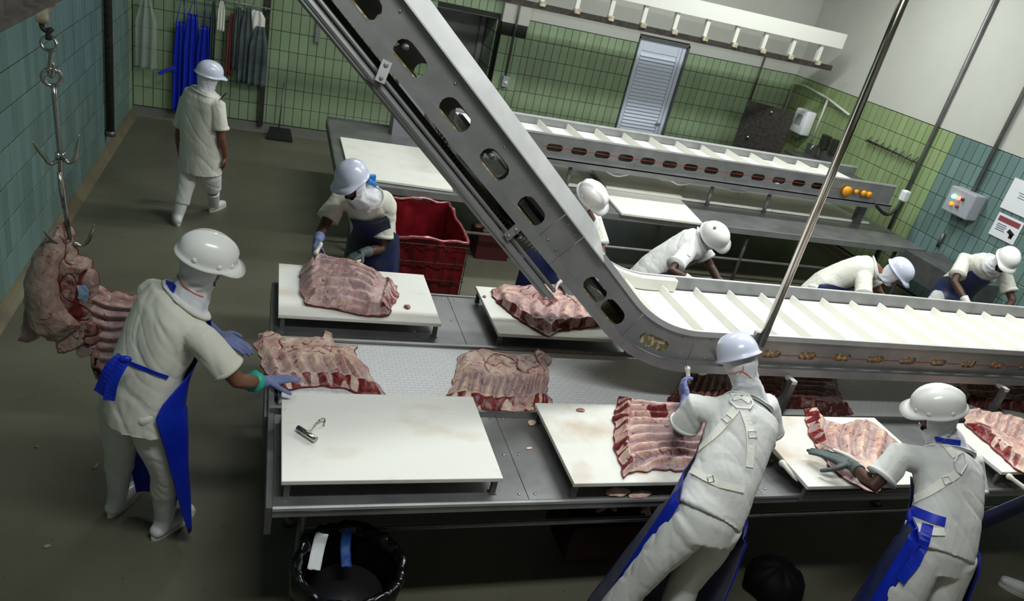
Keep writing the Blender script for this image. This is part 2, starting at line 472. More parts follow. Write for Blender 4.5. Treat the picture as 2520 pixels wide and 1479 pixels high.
tiles(wb, (2.35, YB, 0), (1, 0, 0), (0, -1, 0), [i * .1262 for i in range(8)], [2.36, 2.36 + TH], .1262, TH, mb, lambda c: False, 10)
ZG2 = [ZT - (i + 1) * TH for i in range(8)]
tiles(wb, (3.80, YB, 0), (1, 0, 0), (0, -1, 0), [i * .1311 for i in range(15)], ZG2, .1311, TH, mb, lambda c: False, 100)
tiles(wb, (6.735, YB, 0), (1, 0, 0), (0, -1, 0), [i * .1332 for i in range(17)], ZG2, .1332, TH, mb, lambda c: False, 60)
tiles(pil, (3.38, YB - .105, 0), (1, 0, 0), (0, -1, 0), [.0, .135, .27], [.14 + i * TH for i in range(7)], .135, TH, lambda c: TILE_G, lambda c: c.z > 2.2, 300)
bm = bmesh.new()
for z in [.14 + i * TH + TH / 2 for i in range(8)]:
    box(bm, (3.325, YB + .38, z), (.02, .7, TH - .012))
link('reveal_tile', bm, TILE_G, wb)['kind'] = 'stuff'
def mr_(c):
    if 6.98 < c.y < 7.1 and .38 < c.z < .62: return TILE_Y
    return TILE_Y if c.y > 8.1 else TILE_T
tiles(wr, (XR, 0, 0), (0, 1, 0), (-1, 0, 0), [4.0 + i * TW for i in range(60)], [ZT - (i + 1) * TH for i in range(8)], TW, TH, mr_, lambda c: c.z < .1, 300)

# coves and skirting
bm = bmesh.new()
for i in range(1):
    loft(bm, [[V((XL - .02, y, 0)), V((XL + .07, y, 0)), V((XL + .035, y, .025)), V((XL + .012, y, .07)), V((XL - .0, y, .11)), V((XL - .02, y, .11))] for y in (YF, YB)])
o = struct('baseboard_left', bm, COVE)
bm = bmesh.new()
loft(bm, [[V((x, YB + .02, 0)), V((x, YB - .08, 0)), V((x, YB - .03, .03)), V((x, YB - .0, .13)), V((x, YB + .02, .13))] for x in (XL, 2.3)])
struct('baseboard_back', bm, mat('cove_grey', (.13, .13, .11), .7))
struct('baseboard_right', boxx(XR - .03, XR + .02, 4, YB, 0, .1), COVE)

# louvred white door
d = link('door_1', boxx(5.79, 6.70, YB + .03, YB + .07, .02, 2.44), DOORM); d['kind'] = 'structure'
bm = bmesh.new()
for x0, x1 in ((5.77, 5.785), (6.70, 6.735)): bb(x0, x1, YB - .02, YB + .1, 0, 2.46)
bb(5.77, 6.73, YB - .02, YB + .1, 2.43, 2.48); link('door_frame', bm, STEELD, d)
bm = bmesh.new(); bb(5.81, 5.87, YB + .015, YB + .03, .05, 2.4); bb(6.55, 6.60, YB + .0, YB + .03, .05, 2.4); bb(6.62, 6.67, YB + .0, YB + .03, .05, 2.4); bb(5.87, 6.55, YB + .015, YB + .03, 2.25, 2.4)
link('door_stile', bm, DOORM, d)
sm = None
for i in range(34):
    z = .2 + i * .06
    if sm is None:
        b2 = bmesh.new(); box(b2, (0, 0, 0), (.67, .012, .045), Matrix.Rotation(-.5, 3, 'X')); sm = bpy.data.meshes.new('slat'); b2.to_mesh(sm); b2.free(); sm.materials.append(DOORM)
    s = bpy.data.objects.new('slat', sm); COL.objects.link(s); s.parent = d; s.location = (6.21, YB + .018, z)
link('door_handle', boxx(6.52, 6.60, YB - .04, YB + .0, 1.08, 1.11), STEEL, d)
# grey steel door in the alcove
d = link('door_2', boxx(2.37, 3.3, YB + .70, YB + .75, .02, 2.75), STEELT); d['kind'] = 'structure'
link('door_frame', boxx(3.22, 3.3, YB + .62, YB + .70, 0, 2.3), STEEL, d)
link('door_header', boxx(2.35, 3.33, YB + .02, YB + .06, 2.28, 2.36), STEELD, d)

# ---- overhead beam and meat rail on the right
t = thing('beam', (6, 10.4, 3.0), 'long white painted beam hanging across the upper right, carrying a dark rail', 'beam')
link('girder', boxx(2.0, 8.5, 10.33, 10.55, 3.0, 3.22), BEAMW, t)
bmr = boxx(0.5, 8.45, 10.33, 10.39, 2.65, 2.73)
rail = link('rail', bmr, IRON, t)
for i in range(12):
    x = 8.15 - i * .52
    if x < 2.4: break
    link('hanger', boxx(x - .03, x + .03, 10.36, 10.42, 2.70, 3.02), BEAMW, t)
    bmh = bmesh.new(); box(bmh, (x, 10.35, 2.73), (.09, .10, .07), None, .012); link('clamp', bmh, BRASS, t)
# ---- overhead rail on the left with trolley, chain, gambrel hook
RX = atZ(105, 25, 2.95)
t = thing('overhead_rail', (RX.x, 5, 2.95), 'dark overhead meat rail crossing the top left corner', 'rail')
bm = bmesh.new(); bb(RX.x - .012, RX.x + .012, -.2, 10, 2.985, 3.07); bb(RX.x - .035, RX.x + .035, -.2, 10, 2.975, 2.99)
link('rail', bm, IRON, t)
for y in (1.0, 4.2, 7.6): link('hanger', boxx(RX.x - .02, RX.x + .02, y - .03, y + .03, 3.02, ZC), IRON, t)

# pipes on walls
def pipe(pts, r, m, label, cat='pipe', seg=10, group=None):
    bm = bmesh.new(); tube(bm, pts, r, seg); return solo('pipe', bm, m, label, cat, group, True)
p = atX(267, 200, XL + .05); y = p.y
t = thing('wall_pipe', (XL + .06, y, .25), 'dark vertical drain pipe on the teal left wall', 'pipe')
bm = bmesh.new(); tube(bm, [(XL + .06, y, .3), (XL + .06, y, ZC)], .045, 14); link('pipe', bm, IRON, t, True)
bm = bmesh.new(); tube(bm, [(XL + .06, y, .27), (XL + .06, y, .33)], .058, 14); link('collar', bm, STEELD, t, True)
x = atY(648, 200, YB - .04).x
bm = bmesh.new(); box(bm, (x, YB - .04, 1.75), (.07, .06, 3.3))
solo('wall_post', bm, IRON, 'dark vertical post on the green back wall beside the hanging gloves', 'post')
pa, pb = atX(2378, 158, XR - .03), atX(2463, 340, XR - .03)
pipe([(XR - .04, pa.y, .3), (XR - .04, pa.y, ZC)], .028, STEELD, 'grey conduit down the right wall, nearer the corner, past the rack', 'pipe')
pipe([(XR - .04, pb.y, 1.35), (XR - .04, pb.y, ZC)], .028, STEELD, 'grey conduit down the right wall ending at the control box', 'pipe')
pipe([(XR - .03, pb.y + .12, .9), (XR - .03, pb.y + .12, 1.1)], .025, STEELD, 'grey conduit running down below the control box', 'pipe')
q = atY(1263, 97, YB - .13)
pipe([(q.x, YB - .13, atY(1244, 185, YB - .13).z), (q.x, YB - .13, 3.2)], .018, STEELD, 'thin conduit down the green pilaster', 'pipe')
q2 = atY(1243, 200, YB - .14)
bm = bmesh.new(); box(bm, (q2.x, YB - .15, q2.z), (.11, .07, .17), None, .01)
sw = thing('switch_box', (q2.x, YB - .15, q2.z), 'small grey switch box at the end of the thin conduit', 'switch')
link('housing', bm, GREYB, sw)
bm = bmesh.new(); ellipsoid(bm, (q2.x, YB - .19, q2.z - .01), ((.025, 0, 0), (0, .012, 0), (0, 0, .025))); link('button', bm, WHITEP, sw, True)
q = atY(1880, 150, YB - .04)
pipe([(q.x, YB - .04, 1.65), (q.x, YB - .04, 2.6)], .015, IRON, 'thin black cable down the back wall above the wash station', 'cable')
q = atY(783, 72, YB - .03)
solo('wall_bracket', boxx(q.x - .035, q.x + .035, YB - .06, YB, q.z - .18, q.z + .2), STEEL, 'flat grey metal strip fixed on the green back wall', 'bracket')
# white pipe on the corner
P_ = [atX(1920, 190, XR - .05), atX(1985, 213, XR - .05), atX(2038, 243, XR - .05), atX(2090, 283, XR - .05)]
P_[0].y = min(P_[0].y, YB - .1)
t = thing('water_pipe', P_[2], 'thin white water pipe bent along the green corner, with a branch going down', 'pipe')
bm = bmesh.new(); tube(bm, [P_[0] - V((0, 0, .5)), P_[0]] + P_[1:], .02, 8); link('pipe', bm, PVC, t, True)
q = atX(2000, 345, XR - .05)
bm = bmesh.new(); tube(bm, [P_[2], V((P_[2].x, P_[2].y, q.z))], .02, 8); link('branch', bm, PVC, t, True)
# towel dispenser
c = atX(1976, 300, XR - .12)
t = thing('soap_dispenser', c, 'white wall dispenser beside the dark steel wash station', 'dispenser')
bm = bmesh.new(); box(bm, c, (.2, .34, .42), None, .03); link('body', bm, WHITEP, t, True)
bm = bmesh.new(); box(bm, c + V((-.10, 0, .03)), (.01, .16, .18), None, .004); link('window', bm, GREYB, t)
bm = bmesh.new(); box(bm, c + V((-.02, 0, -.24)), (.12, .2, .06), None, .01); link('outlet', bm, STEELD, t)
# wash station (panel placed between two measured points)
A_, B_ = atZ(1841, 245, 1.86), atZ(1957, 279, 1.86)
dv = (B_ - A_).normalized(); n_ = V((-dv.y, dv.x, 0)) * -1
t = thing('wash_station', (A_ + B_) / 2 - V((0, 0, 1.7)), 'dark stainless wash station with tall splash panel in the far right corner', 'sink')
def slabq(a, b, z0, z1, th, n):
    bm = bmesh.new(); loft(bm, [[V((p.x, p.y, z)) for z in (z0, z1)] + [V((p.x, p.y, z)) - n * th for z in (z1, z0)] for p in (a, b)]); bmesh.ops.recalc_face_normals(bm, faces=bm.faces[:]); return bm
link('splash_panel', slabq(A_, B_, .85, 1.86, .03, n_), IRON, t)
link('basin', slabq(A_ + n_ * .35, B_ + n_ * .35, .80, 1.0, .34, n_), BLACKM, t)
link('pedestal', slabq(A_ + n_ * .25 + dv * .1, B_ + n_ * .25 - dv * .1, 0.02, .80, .22, n_), DARK, t)
for (px, py) in ((1899, 276), (1841, 337)):
    g = atZ(px, py, 1.6); k = (A_ - V((0, 0, H))).length
    # intersect ray with the panel plane
    dd = ray((px, py)); tt = (A_ - V((0, 0, H))).dot(n_) / dd.dot(n_); g = V((0, 0, H)) + dd * tt
    bm = bmesh.new(); ellipsoid(bm, g + n_ * .02, ((.025, 0, 0), (0, .025, 0), (0, 0, .025))); link('tap_knob', bm, CHROME, t, True)
# lower basin on the right wall
c = atX(1990, 392, XR - .25)
t = thing('wall_basin', c - V((0, 0, .2)), 'dark metal basin on the right wall below the white dispenser', 'sink')
bm = bmesh.new(); box(bm, c, (.45, .8, .05), None, .01); box(bm, c + V((.2, 0, .1)), (.03, .8, .2)); link('basin', bm, STEELD, t)
bm = bmesh.new(); tube(bm, crv([c + V((.15, 0, .05)), c + V((.12, 0, .22)), c + V((0, 0, .24)), c + V((-.05, 0, .16))], 10), .012, 8); link('tap', bm, CHROME, t, True)
for (px, py, lb) in ((2030, 350, 'dark socket box on the green right wall left of the steel pole'), (2055, 362, 'dark socket box on the green right wall just behind the steel pole')):
    c = atX(px, py, XR - .06); bm = bmesh.new(); box(bm, c, (.1, .16, .24), None, .01); solo('socket_box', bm, IRON, lb, 'box', 'socket boxes')
# hanging rack (black bar)
a, b = atX(2133, 345, XR - .05), atX(2263, 403, XR - .05)
t = thing('tool_rack', (a + b) / 2, 'black bar rack with hooks on the green right wall', 'rack')
bm = bmesh.new(); tube(bm, [a, b], .016, 8); link('bar', bm, IRON, t, True)
for i in range(8):
    p = a.lerp(b, (i + .3) / 8); bm = bmesh.new(); tube(bm, [p + V((.03, 0, .07)), p + V((-.03, 0, 0)), p + V((-.04, 0, -.03))], .007, 6); link('hook', bm, IRON, t)
# control box
c = atX(2372, 500, XR - .11)
t = thing('control_box', c, 'grey electrical control box with green, red and orange lamps on the teal wall', 'control box')
bm = bmesh.new(); box(bm, c, (.2, .42, .34), None, .015); link('enclosure', bm, GREYB, t)
for (px, py, m, nm) in ((2347, 483, GREENL, 'green_lamp'), (2359, 488, REDL, 'red_lamp'), (2341, 501, ORL, 'orange_switch'), (2355, 508, REDSIGN, 'red_button'), (2369, 491, IRON, 'black_knob')):
    q = atX(px, py, XR - .225); bm = bmesh.new(); tube(bm, [q + V((.03, 0, 0)), q + V((-.015, 0, 0))], .026 if m not in (REDSIGN, IRON) else .02, 12); link(nm, bm, m, t, True)
# signs
def sign_bars(c, w, h, rows, m, parent):
    bm = bmesh.new()
    for (dy, dz, ww, hh) in rows: box(bm, V((c.x - .004, c.y + dy, c.z + dz)), (.002, ww, hh))
    link('print', bm, m, parent)
c = atX(2512, 487, XR - .012)
t = thing('notice', c, 'plain white paper notice taped high on the teal right wall at the frame edge', 'sign')
link('sheet', boxx(c.x - .003, c.x + .003, c.y - .28, c.y + .2, c.z - .2, c.z + .2), PAPER, t)
sign_bars(c, .4, .4, [(-.05, .05, .2, .008), (-.05, .02, .16, .008), (-.05, -.01, .18, .008)], TEXTM, t)
c = atX(2476, 562, XR - .012)
t = thing('warning_sign', c, 'small white safety sign with a red header and a black pictogram', 'sign')
link('sheet', boxx(c.x - .003, c.x + .003, c.y - .19, c.y + .19, c.z - .15, c.z + .15), PAPER, t)
link('header', boxx(c.x - .006, c.x - .003, c.y - .16, c.y + .16, c.z + .055, c.z + .12), REDSIGN, t)
sign_bars(c, .4, .4, [(.07, .02, .14, .01), (.07, -.005, .15, .01), (.07, -.03, .12, .01), (.07, -.055, .14, .01)], TEXTM, t)
bm = bmesh.new(); box(bm, (c.x - .005, c.y - .09, c.z - .03), (.003, .10, .05), Matrix.Rotation(.4, 3, 'X')); box(bm, (c.x - .005, c.y - .11, c.z - .07), (.003, .05, .05)); link('pictogram', bm, BLACK, t)
# dark equipment beyond the right end (below the teal wall)
t = thing('steel_sink', (8.6, 6.9, 0), 'dark steel sink unit at the foot of the teal right wall', 'sink')
c = atX(2330, 655, 8.6)
link('basin', boxx(8.3, 8.95, c.y - .55, c.y + .45, .55, .85), STEELD, t)
bm = bmesh.new(); tube(bm, [(8.35, c.y - .5, 0), (8.35, c.y - .5, .6)], .02, 8); link('leg', bm, STEELD, t)
bm = bmesh.new(); tube(bm, [(8.35, c.y + .4, 0), (8.35, c.y + .4, .6)], .02, 8); link('leg', bm, STEELD, t)

# ---- things hanging on the back wall
def cloth_hang(name, px0, px1, ytop, ybot, Y, m, label, cat, group=None, pinch=.5, amp=.02, waves=4, seed=0, parts=None):
    a, b = atY(px0, ytop, Y), atY(px1, ytop, Y); zb = atY((px0 + px1) / 2, ybot, Y).z
    P = []; n = 18; mm_ = 16
    for i in range(n):
        v = i / (n - 1); wd = pinch + (1 - pinch) * min(1, v * 3)
        row = []
        for j in range(mm_):
            s = j / (mm_ - 1) - .5; x = (a.x + b.x) / 2 + s * (b.x - a.x) * wd
            z = a.z + (zb - a.z) * v + .02 * noise.noise(V((s * 4, seed, v)))
            y = Y - .03 - amp * (1 + math.sin(s * waves * 2 * PI + seed + v)) * (.4 + .6 * v)
            row.append((x, y, z))
        P.append(row)
    bm = bmesh.new(); grid(bm, P, .004)
    if parts is None: return solo(name, bm, m, label, cat, group, True)
    return link(name, bm, m, parts, True)
q = atY(600, 10, YB - .12)
t = thing('wall_rack', (q.x, YB - .1, q.z), 'thin steel rail with hooks on the back wall carrying aprons and gloves', 'rack')
bm = bmesh.new(); tube(bm, [(atY(440, 0, YB - .12).x, YB - .12, q.z), (atY(668, 18, YB - .12).x, YB - .12, q.z)], .012, 8); link('bar', bm, STEEL, t, True)
for px in (455, 490, 520, 545, 590, 625, 655):
    xx = atY(px, 8, YB - .1).x; bm = bmesh.new(); tube(bm, [(xx, YB, q.z + .02), (xx, YB - .13, q.z + .01), (xx, YB - .14, q.z - .03)], .006, 6); link('hook', bm, STEEL, t)
zb_ = q.z
for px0, px1, yt, yb, lb, sd in ((428, 462, 50, 272, 'blue rubber apron hanging leftmost on the back wall rail', 1), (455, 495, 30, 268, 'blue rubber apron hanging in the middle of the three', 2), (488, 527, 60, 255, 'blue rubber apron hanging rightmost, above the walking person', 4)):
    t = thing('hanging_apron', atY((px0 + px1) / 2, yt, YB - .1), lb, 'apron', 'blue aprons hanging on the back wall')
    cloth_hang('apron_sheet', px0, px1, yt, yb, YB - .05 - sd * .02, BLUE, None, None, None, .6, .03, 2.5, sd, t)
    a_ = atY((px0 + px1) / 2, yt, YB - .1 - sd * .02)
    bm = bmesh.new(); tube(bm, [a_ + V((-.06, 0, -.05)), V((a_.x + .02, YB - .12, zb_)), a_ + V((.06, 0, -.05))], .008, 6); link('neck_strap', bm, BLUE, t)
a_, b_ = atY(432, 165, YB - .2), atY(390, 182, YB - .25)
bm = bmesh.new(); ribbon(bm, [a_, (a_ + b_) / 2 + V((0, 0, .01)), b_], [V((0, -1, 0))] * 3, .045); link('apron_tie', bm, BLUE, bpy.data.objects['hanging_apron'])
cloth_hang('plastic_bag', 335, 388, -10, 165, YB - .06, CLEAR, 'clear plastic bag hanging on the back wall near the corner', 'bag', None, .4, .05, 2.2, 3)
for (a, b, yt, yb, m, lb, sd) in ((563, 580, 30, 185, REDSIGN, 'red strap hanging left of the grey gloves on the back wall', 2), (575, 600, 15, 170, GLOVEG, 'long dark grey mesh glove hanging leftmost of the three', 5), (592, 628, 15, 205, GLOVEG, 'long dark grey mesh glove hanging in the middle of the three', 7), (618, 664, 60, 212, GLOVEG, 'long dark grey mesh glove hanging rightmost beside the dark post', 9), (612, 655, 22, 80, STRAP, 'bunch of white straps hanging over the rightmost grey glove', 3), (538, 556, 0, 75, STRAP, 'white straps hanging between the blue aprons and the grey gloves', 8), (520, 534, 0, 160, GLOVEG, 'dark sleeve hanging right behind the blue aprons', 6)):
    cloth_hang('hanging_glove' if m is GLOVEG else 'hanging_strap', a, b, yt, yb, YB - .07 - sd * .012, m, lb, 'glove' if m is GLOVEG else 'strap', None, .5, .025, 2.5, sd)
# long handled dustpan leaning on the wall
hd, ft = atY(700, 203, YB - .1), atZ(688, 335, .04)
t = thing('dustpan', ft, 'long handled black dustpan standing against the back wall', 'dustpan')
bm = bmesh.new(); tube(bm, [ft + V((-.02, .05, .05)), hd], .012, 8); link('handle', bm, STEELD, t, True)
bm = bmesh.new(); loft(bm, [[ft + V((-.15, .12, z)) for z in (0, .1)] + [ft + V((.15, .12, z)) for z in (.1, 0)], [ft + V((-.19, -.14, z)) for z in (-.03, .0)] + [ft + V((.19, -.14, z)) for z in (0, -.03)]]); bmesh.ops.recalc_face_normals(bm, faces=bm.faces[:]); link('pan', bm, BLACK, t)

# ================================================================== TABLES AND CONVEYORS
def rivets(parent, pts, r=.009, m=None, nrm=(0, 0, 1)):
    bm = bmesh.new()
    for p in pts:
        n = V(nrm); a = n.orthogonal().normalized(); b_ = n.cross(a)
        ellipsoid(bm, p, (a * r, b_ * r, n * r * .5), 8, 5)
    o = link('rivets', bm, m or CHROME, parent, True); o['kind'] = 'stuff'
def table_panel(parent, x0, x1, y0, y1, z, m):
    bm = boxx(x0 + .001, x1 - .001, y0, y1, z - .012, z, .002)
    link('top_panel', bm, m, parent)

TZ = .85
ft_ = thing('work_table', (3.9, 3.9, 0), 'long stainless steel work table carrying the cutting boards on both sides of the white belt', 'table')
XS = [.15, 1.43, 2.9, 4.35, 5.8, 7.5]
for a, b in zip(XS, XS[1:]):
    table_panel(ft_, a, b, 2.73, 3.49, TZ, STEELT); table_panel(ft_, a, b, 4.23, 5.02, TZ, STEELT)
for a, b in zip(XS, XS[1:]):
    bm = bmesh.new(); tube(bm, [(a, 2.725, TZ - .008), (b, 2.725, TZ - .008)], .016, 8); bb(a, b, 2.715, 2.73, TZ - .05, TZ)
    link('front_rim', bm, STEEL, ft_, False)
bm = bmesh.new(); bb(.13, 7.5, 5.01, 5.03, TZ - .05, TZ + .008); link('back_rim', bm, STEEL, ft_)
bm = bmesh.new(); bb(.13, 7.5, 3.475, 3.5, TZ - .08, TZ + .022); bb(.13, 7.5, 4.215, 4.24, TZ - .08, TZ + .03); link('belt_guide', bm, STEEL, ft_)
bm = bmesh.new(); bb(.12, .15, 2.72, 5.03, TZ - .16, TZ + .004); link('end_plate', bm, STEELD, ft_)
bm = bmesh.new(); bb(.10, .17, 3.45, 4.26, TZ - .24, TZ - .02); link('roller_housing', bm, STEELD, ft_)
for x in (.3, 2.7, 4.88, 7.2):
    for y in (2.82, 3.5, 4.22, 4.95):
        bm = bmesh.new(); tube(bm, [(x, y, .06), (x, y, TZ - .01)], .022, 8); link('leg', bm, STEELD, ft_, True)
        bm = bmesh.new(); tube(bm, [(x, y, .0), (x, y, .05)], [.045, .03], 10); link('foot', bm, STEELD, ft_, True)
zr_ = atY(1200, 1290, 2.84).z
bm = bmesh.new(); tube(bm, [(.3, 2.84, zr_), (7.2, 2.84, zr_)], .016, 8); link('lower_rail', bm, STEEL, ft_, True)
bm = bmesh.new(); tube(bm, [(.3, 4.95, zr_), (7.2, 4.95, zr_)], .016, 8); link('lower_rail', bm, STEEL, ft_, True)
rv = []
for x in (1.43, 2.9, 4.35):
    for s in (-.045, .045):
        for y in (2.78, 3.1, 3.43, 4.29, 4.62, 4.96): rv.append((x + s, y, TZ + .001))
rivets(ft_, rv)

def belt_mat():
    m = BELT.copy(); m.name = 'modular_belt'; nt = m.node_tree; N = nt.nodes; L = nt.links; b = N['Principled BSDF']
    tc = N.new('ShaderNodeTexCoord'); bk = N.new('ShaderNodeTexBrick'); bk.inputs['Scale'].default_value = 9
    bk.inputs['Mortar Size'].default_value = .02; bk.inputs['Color1'].default_value = (.80, .81, .85, 1); bk.inputs['Color2'].default_value = (.76, .77, .81, 1); bk.inputs['Mortar'].default_value = (.60, .58, .58, 1)
    L.new(tc.outputs['Object'], bk.inputs['Vector']); L.new(bk.outputs['Color'], b.inputs['Base Color'])
    return m
MODB = belt_mat()
t = thing('table_belt', (3.8, 3.86, .8), 'flat white modular belt running along the middle of the work table', 'conveyor belt')
link('belt', boxx(.2, 7.5, 3.505, 4.21, .82, .862), MODB, t)
bm = bmesh.new(); tube(bm, [(.2, 3.5, .84), (.2, 4.21, .84)], .03, 12); link('end_roller', bm, MODB, t, True)
link('edge_strip', boxx(.4, 7.5, 3.505, 3.55, .8621, .866), WHITEP, t)

# ------- front conveyor with incline; rim path: flat, arc, incline
TH_ = math.radians(41.5); RR = .804; XB = 2.75; ZR = 1.435
def cp(s, h):
    """point of the side profile: arclength s along the rim (0 = start of the flat part), h below the rim"""
    if s >= 0: return (XB + s, ZR - h)
    L = RR * TH_
    if s > -L:
        a = -s / RR; r = RR + h
        return (XB - r * math.sin(a), ZR + RR - r * math.cos(a))
    q = -s - L; x = XB - (RR + h) * math.sin(TH_); z = ZR + RR - (RR + h) * math.cos(TH_)
    return (x - q * math.cos(TH_), z + q * math.sin(TH_))
def oval(s, h, L, w, n=7):
    pts = []
    for sgn, st in ((1, -PI / 2), (-1, PI / 2)):
        for k in range(n):
            a = st + PI * k / (n - 1); pts.append(cp(s + sgn * (L - w) / 2 + math.cos(a) * w / 2, h + math.sin(a) * w / 2))
    return pts
def strip(s0, s1, h0, h1, n=None):
    n = n or max(2, int((s1 - s0) / .05) + 1)
    ss = [s0 + (s1 - s0) * i / (n - 1) for i in range(n)]
    return [cp(s, h0) for s in ss] + [cp(s, h1) for s in ss[::-1]]
YA, YC = 3.62, 4.44
ST = -4.2
cv = thing('inclined_conveyor', (4, 4, 0), 'large steel conveyor with white belt, flat above the table, then climbing to upper left', 'conveyor')
seams = [ST, -2.30 + .42, -1.42 + .0, -.59, .0, 1.7, 3.3, 4.9]
seams = [ST, -1.36, -1.17, -.46, -.02, 1.62, 3.3, 4.7]
def s_at_x(x):   # inverse on the incline for a hole centre
    best = min((abs(cp(s / 100, .175)[0] - x), s / 100) for s in range(-450, 10)); return best[1]
hx = [(.13, .175), (.38, .175), (.629, .176), (.886, .176), (1.148, .176), (1.408, .176), (1.706, .172), (1.915, .17), (2.07, .168)]
holes = [(s_at_x(x), h, .2, .105) for x, h in hx] + [(s_at_x(2.429), .155, .2, .085)]
holes += [(x - XB, .142, .155, .065) for x in (3.06, 3.365, 3.665, 3.97, 4.275, 4.58, 4.885, 5.19, 5.495, 5.8, 6.1, 6.4)]
for Y0, Y1 in ((YA - .005, YA), (YC, YC + .005)):
    for i, (a, b) in enumerate(zip(seams, seams[1:])):
        pl = [strip(a + .0015, b - .0015, .0, .235)]
        for hh in holes:
            if a + hh[2] / 2 < hh[0] < b - hh[2] / 2: pl.append(oval(*hh))
        link('side_panel', extr2d(pl, Y0, Y1), STEEL, cv)
# raised lips along the rim and the angled bottom flanges
def sweep(name, sec, s0, s1, m, y, sgn=-1, n=None):
    """sec: list of (outward y, h)"""
    n = n or int((s1 - s0) / .06) + 2
    bm = bmesh.new(); rings = []
    for i in range(n):
        s = s0 + (s1 - s0) * i / (n - 1)
        rings.append([V((cp(s, h)[0], y + sgn * o, cp(s, h)[1])) for o, h in sec])
    loft(bm, rings); bmesh.ops.recalc_face_normals(bm, faces=bm.faces[:])
    return link(name, bm, m, cv)
for a, b in ((ST, -1.2), (-1.197, -.46), (-.457, 1.6), (1.603, 3.3), (3.303, 4.7)):
    sweep('bottom_flange', [(0, .222), (.052, .228), (.055, .285), (.045, .285), (.042, .24), (0, .235)], a, b, STEEL, YA - .005)
    sweep('bottom_flange', [(0, .222), (.052, .228), (.055, .285), (.045, .285), (.042, .24), (0, .235)], a, b, STEEL, YC + .005, 1)
for (a, b) in ((-1.0, 4.7),):
    sweep('rim', [(-.004, -.006), (.016, -.006), (.020, .03), (.014, .034), (.010, .004), (-.004, .004)], a, b, STEELL, YA - .005)
    sweep('rim', [(-.004, -.006), (.016, -.006), (.016, .01), (-.004, .01)], a, b, STEELL, YC + .005, 1)
# wide guard plate beside the climbing part, standing off the side plate
g0, g1 = s_at_x(.60), -.93
bm = bmesh.new(); rings = []
for i in range(30):
    u = i / 29; s = ST * 1 + ( -.98 - ST) * u
    tp = -.062 if s < -1.15 else -.062 * (1 - (s + 1.15) / .17)
    rings.append([V((cp(s, h)[0], YA - o, cp(s, h)[1])) for o, h in ((-.03, tp), (-.022, tp - .002), (.05, .028), (.052, .036), (.040, .036))])
loft(bm, rings); bmesh.ops.recalc_face_normals(bm, faces=bm.faces[:]); link('guard_plate', bm, STEELL, cv)
# belt surfaces
def sheet(name, s0, s1, h, y0, y1, m, n=None, th=.012, parent=None):
    n = n or int((s1 - s0) / .05) + 2; bm = bmesh.new(); rings = []
    for i in range(n):
        s = s0 + (s1 - s0) * i / (n - 1); a = cp(s, h); b = cp(s, h + th)
        rings.append([V((a[0], y0, a[1])), V((a[0], y1, a[1])), V((b[0], y1, b[1])), V((b[0], y0, b[1]))])
    loft(bm, rings); bmesh.ops.recalc_face_normals(bm, faces=bm.faces[:]); return link(name, bm, m, parent or cv)
sheet('belt', ST, 4.7, .10, YA + .015, YC - .015, BELT)
sheet('return_belt', ST, 4.7, .215, YA + .03, YC - .03, RETB)
# flights: low walls across the belt
fx = [atZ(px, py, 1.36).x for px, py in ((1706, 712), (1810, 718), (2000, 730), (2120, 738), (2208, 744), (2292, 750), (2375, 756), (2455, 762), (2535, 767))]
fs = [.33 * i for i in range(-14, 15)]
def flight(s, h0, hh, name='flight', par=None, y0=YA + .05, y1=YC - .05):
    bm = bmesh.new(); a, b, c, d = cp(s - .012, h0), cp(s + .012, h0), cp(s + .004, h0 - hh), cp(s - .006, h0 - hh)
    rings = [[V((p[0], y, p[1])) for p in (a, b, c, d)] for y in (y0, y1)]
    loft(bm, rings); bmesh.ops.recalc_face_normals(bm, faces=bm.faces[:]); link(name, bm, FLIGHT, par or cv)
fl0 = fx[0] - XB
for k in range(-13, 14):
    s = fl0 + .298 * k
    if ST < s < 4.65: flight(s, .10, .055)
sheet('wear_strip', -.35, 4.7, .09, YA + .012, YA + .016, RETB, None, .12)
# the return belt hangs in a shallow bow under the climbing part
bm = bmesh.new(); rings = []; tb = bmesh.new(); sa, sb = s_at_x(.82), s_at_x(1.62)
for i in range(41):
    k = i / 40; s = sa + (sb - sa) * k; h = .235 + .10 * math.sin(PI * k) ** .8
    a, b = cp(s, h), cp(s, h + .01); rings.append([V((a[0], YA + .02, a[1])), V((a[0], YC - .03, a[1])), V((b[0], YC - .03, b[1])), V((b[0], YA + .02, b[1]))])
    if i % 1 == 0:
        p0, p1, p2 = cp(s, h), cp(s + .016, h), cp(s + .008, h + .034); v = [tb.verts.new((p[0], y, p[1])) for y in (YA - .0, YA + .018) for p in (p0, p1, p2)]
        tb.faces.new(v[:3]); tb.faces.new(v[3:][::-1]); tb.faces.new((v[0], v[2], v[5], v[3])); tb.faces.new((v[1], v[4], v[5], v[2]))
loft(bm, rings); link('return_belt_bow', bm, RETB, cv); link('bow_teeth', tb, BOARD, cv)['kind'] = 'stuff'
# small teeth of the return belt, seen from outside along the lower edge
bm = bmesh.new(); s = ST
while s < 4.6:
    a, b, c = cp(s, .225), cp(s + .02, .225), cp(s + .01, .268 if s < -.5 else .25)
    v = [bm.verts.new((p[0], y, p[1])) for y in (YA + .035, YA + .05) for p in (a, b, c)]
    bm.faces.new(v[:3]); bm.faces.new(v[3:][::-1]); bm.faces.new((v[0], v[2], v[5], v[3])); bm.faces.new((v[1], v[4], v[5], v[2]))
    s += .026
o = link('belt_teeth', bm, RETB, cv); o['kind'] = 'stuff'
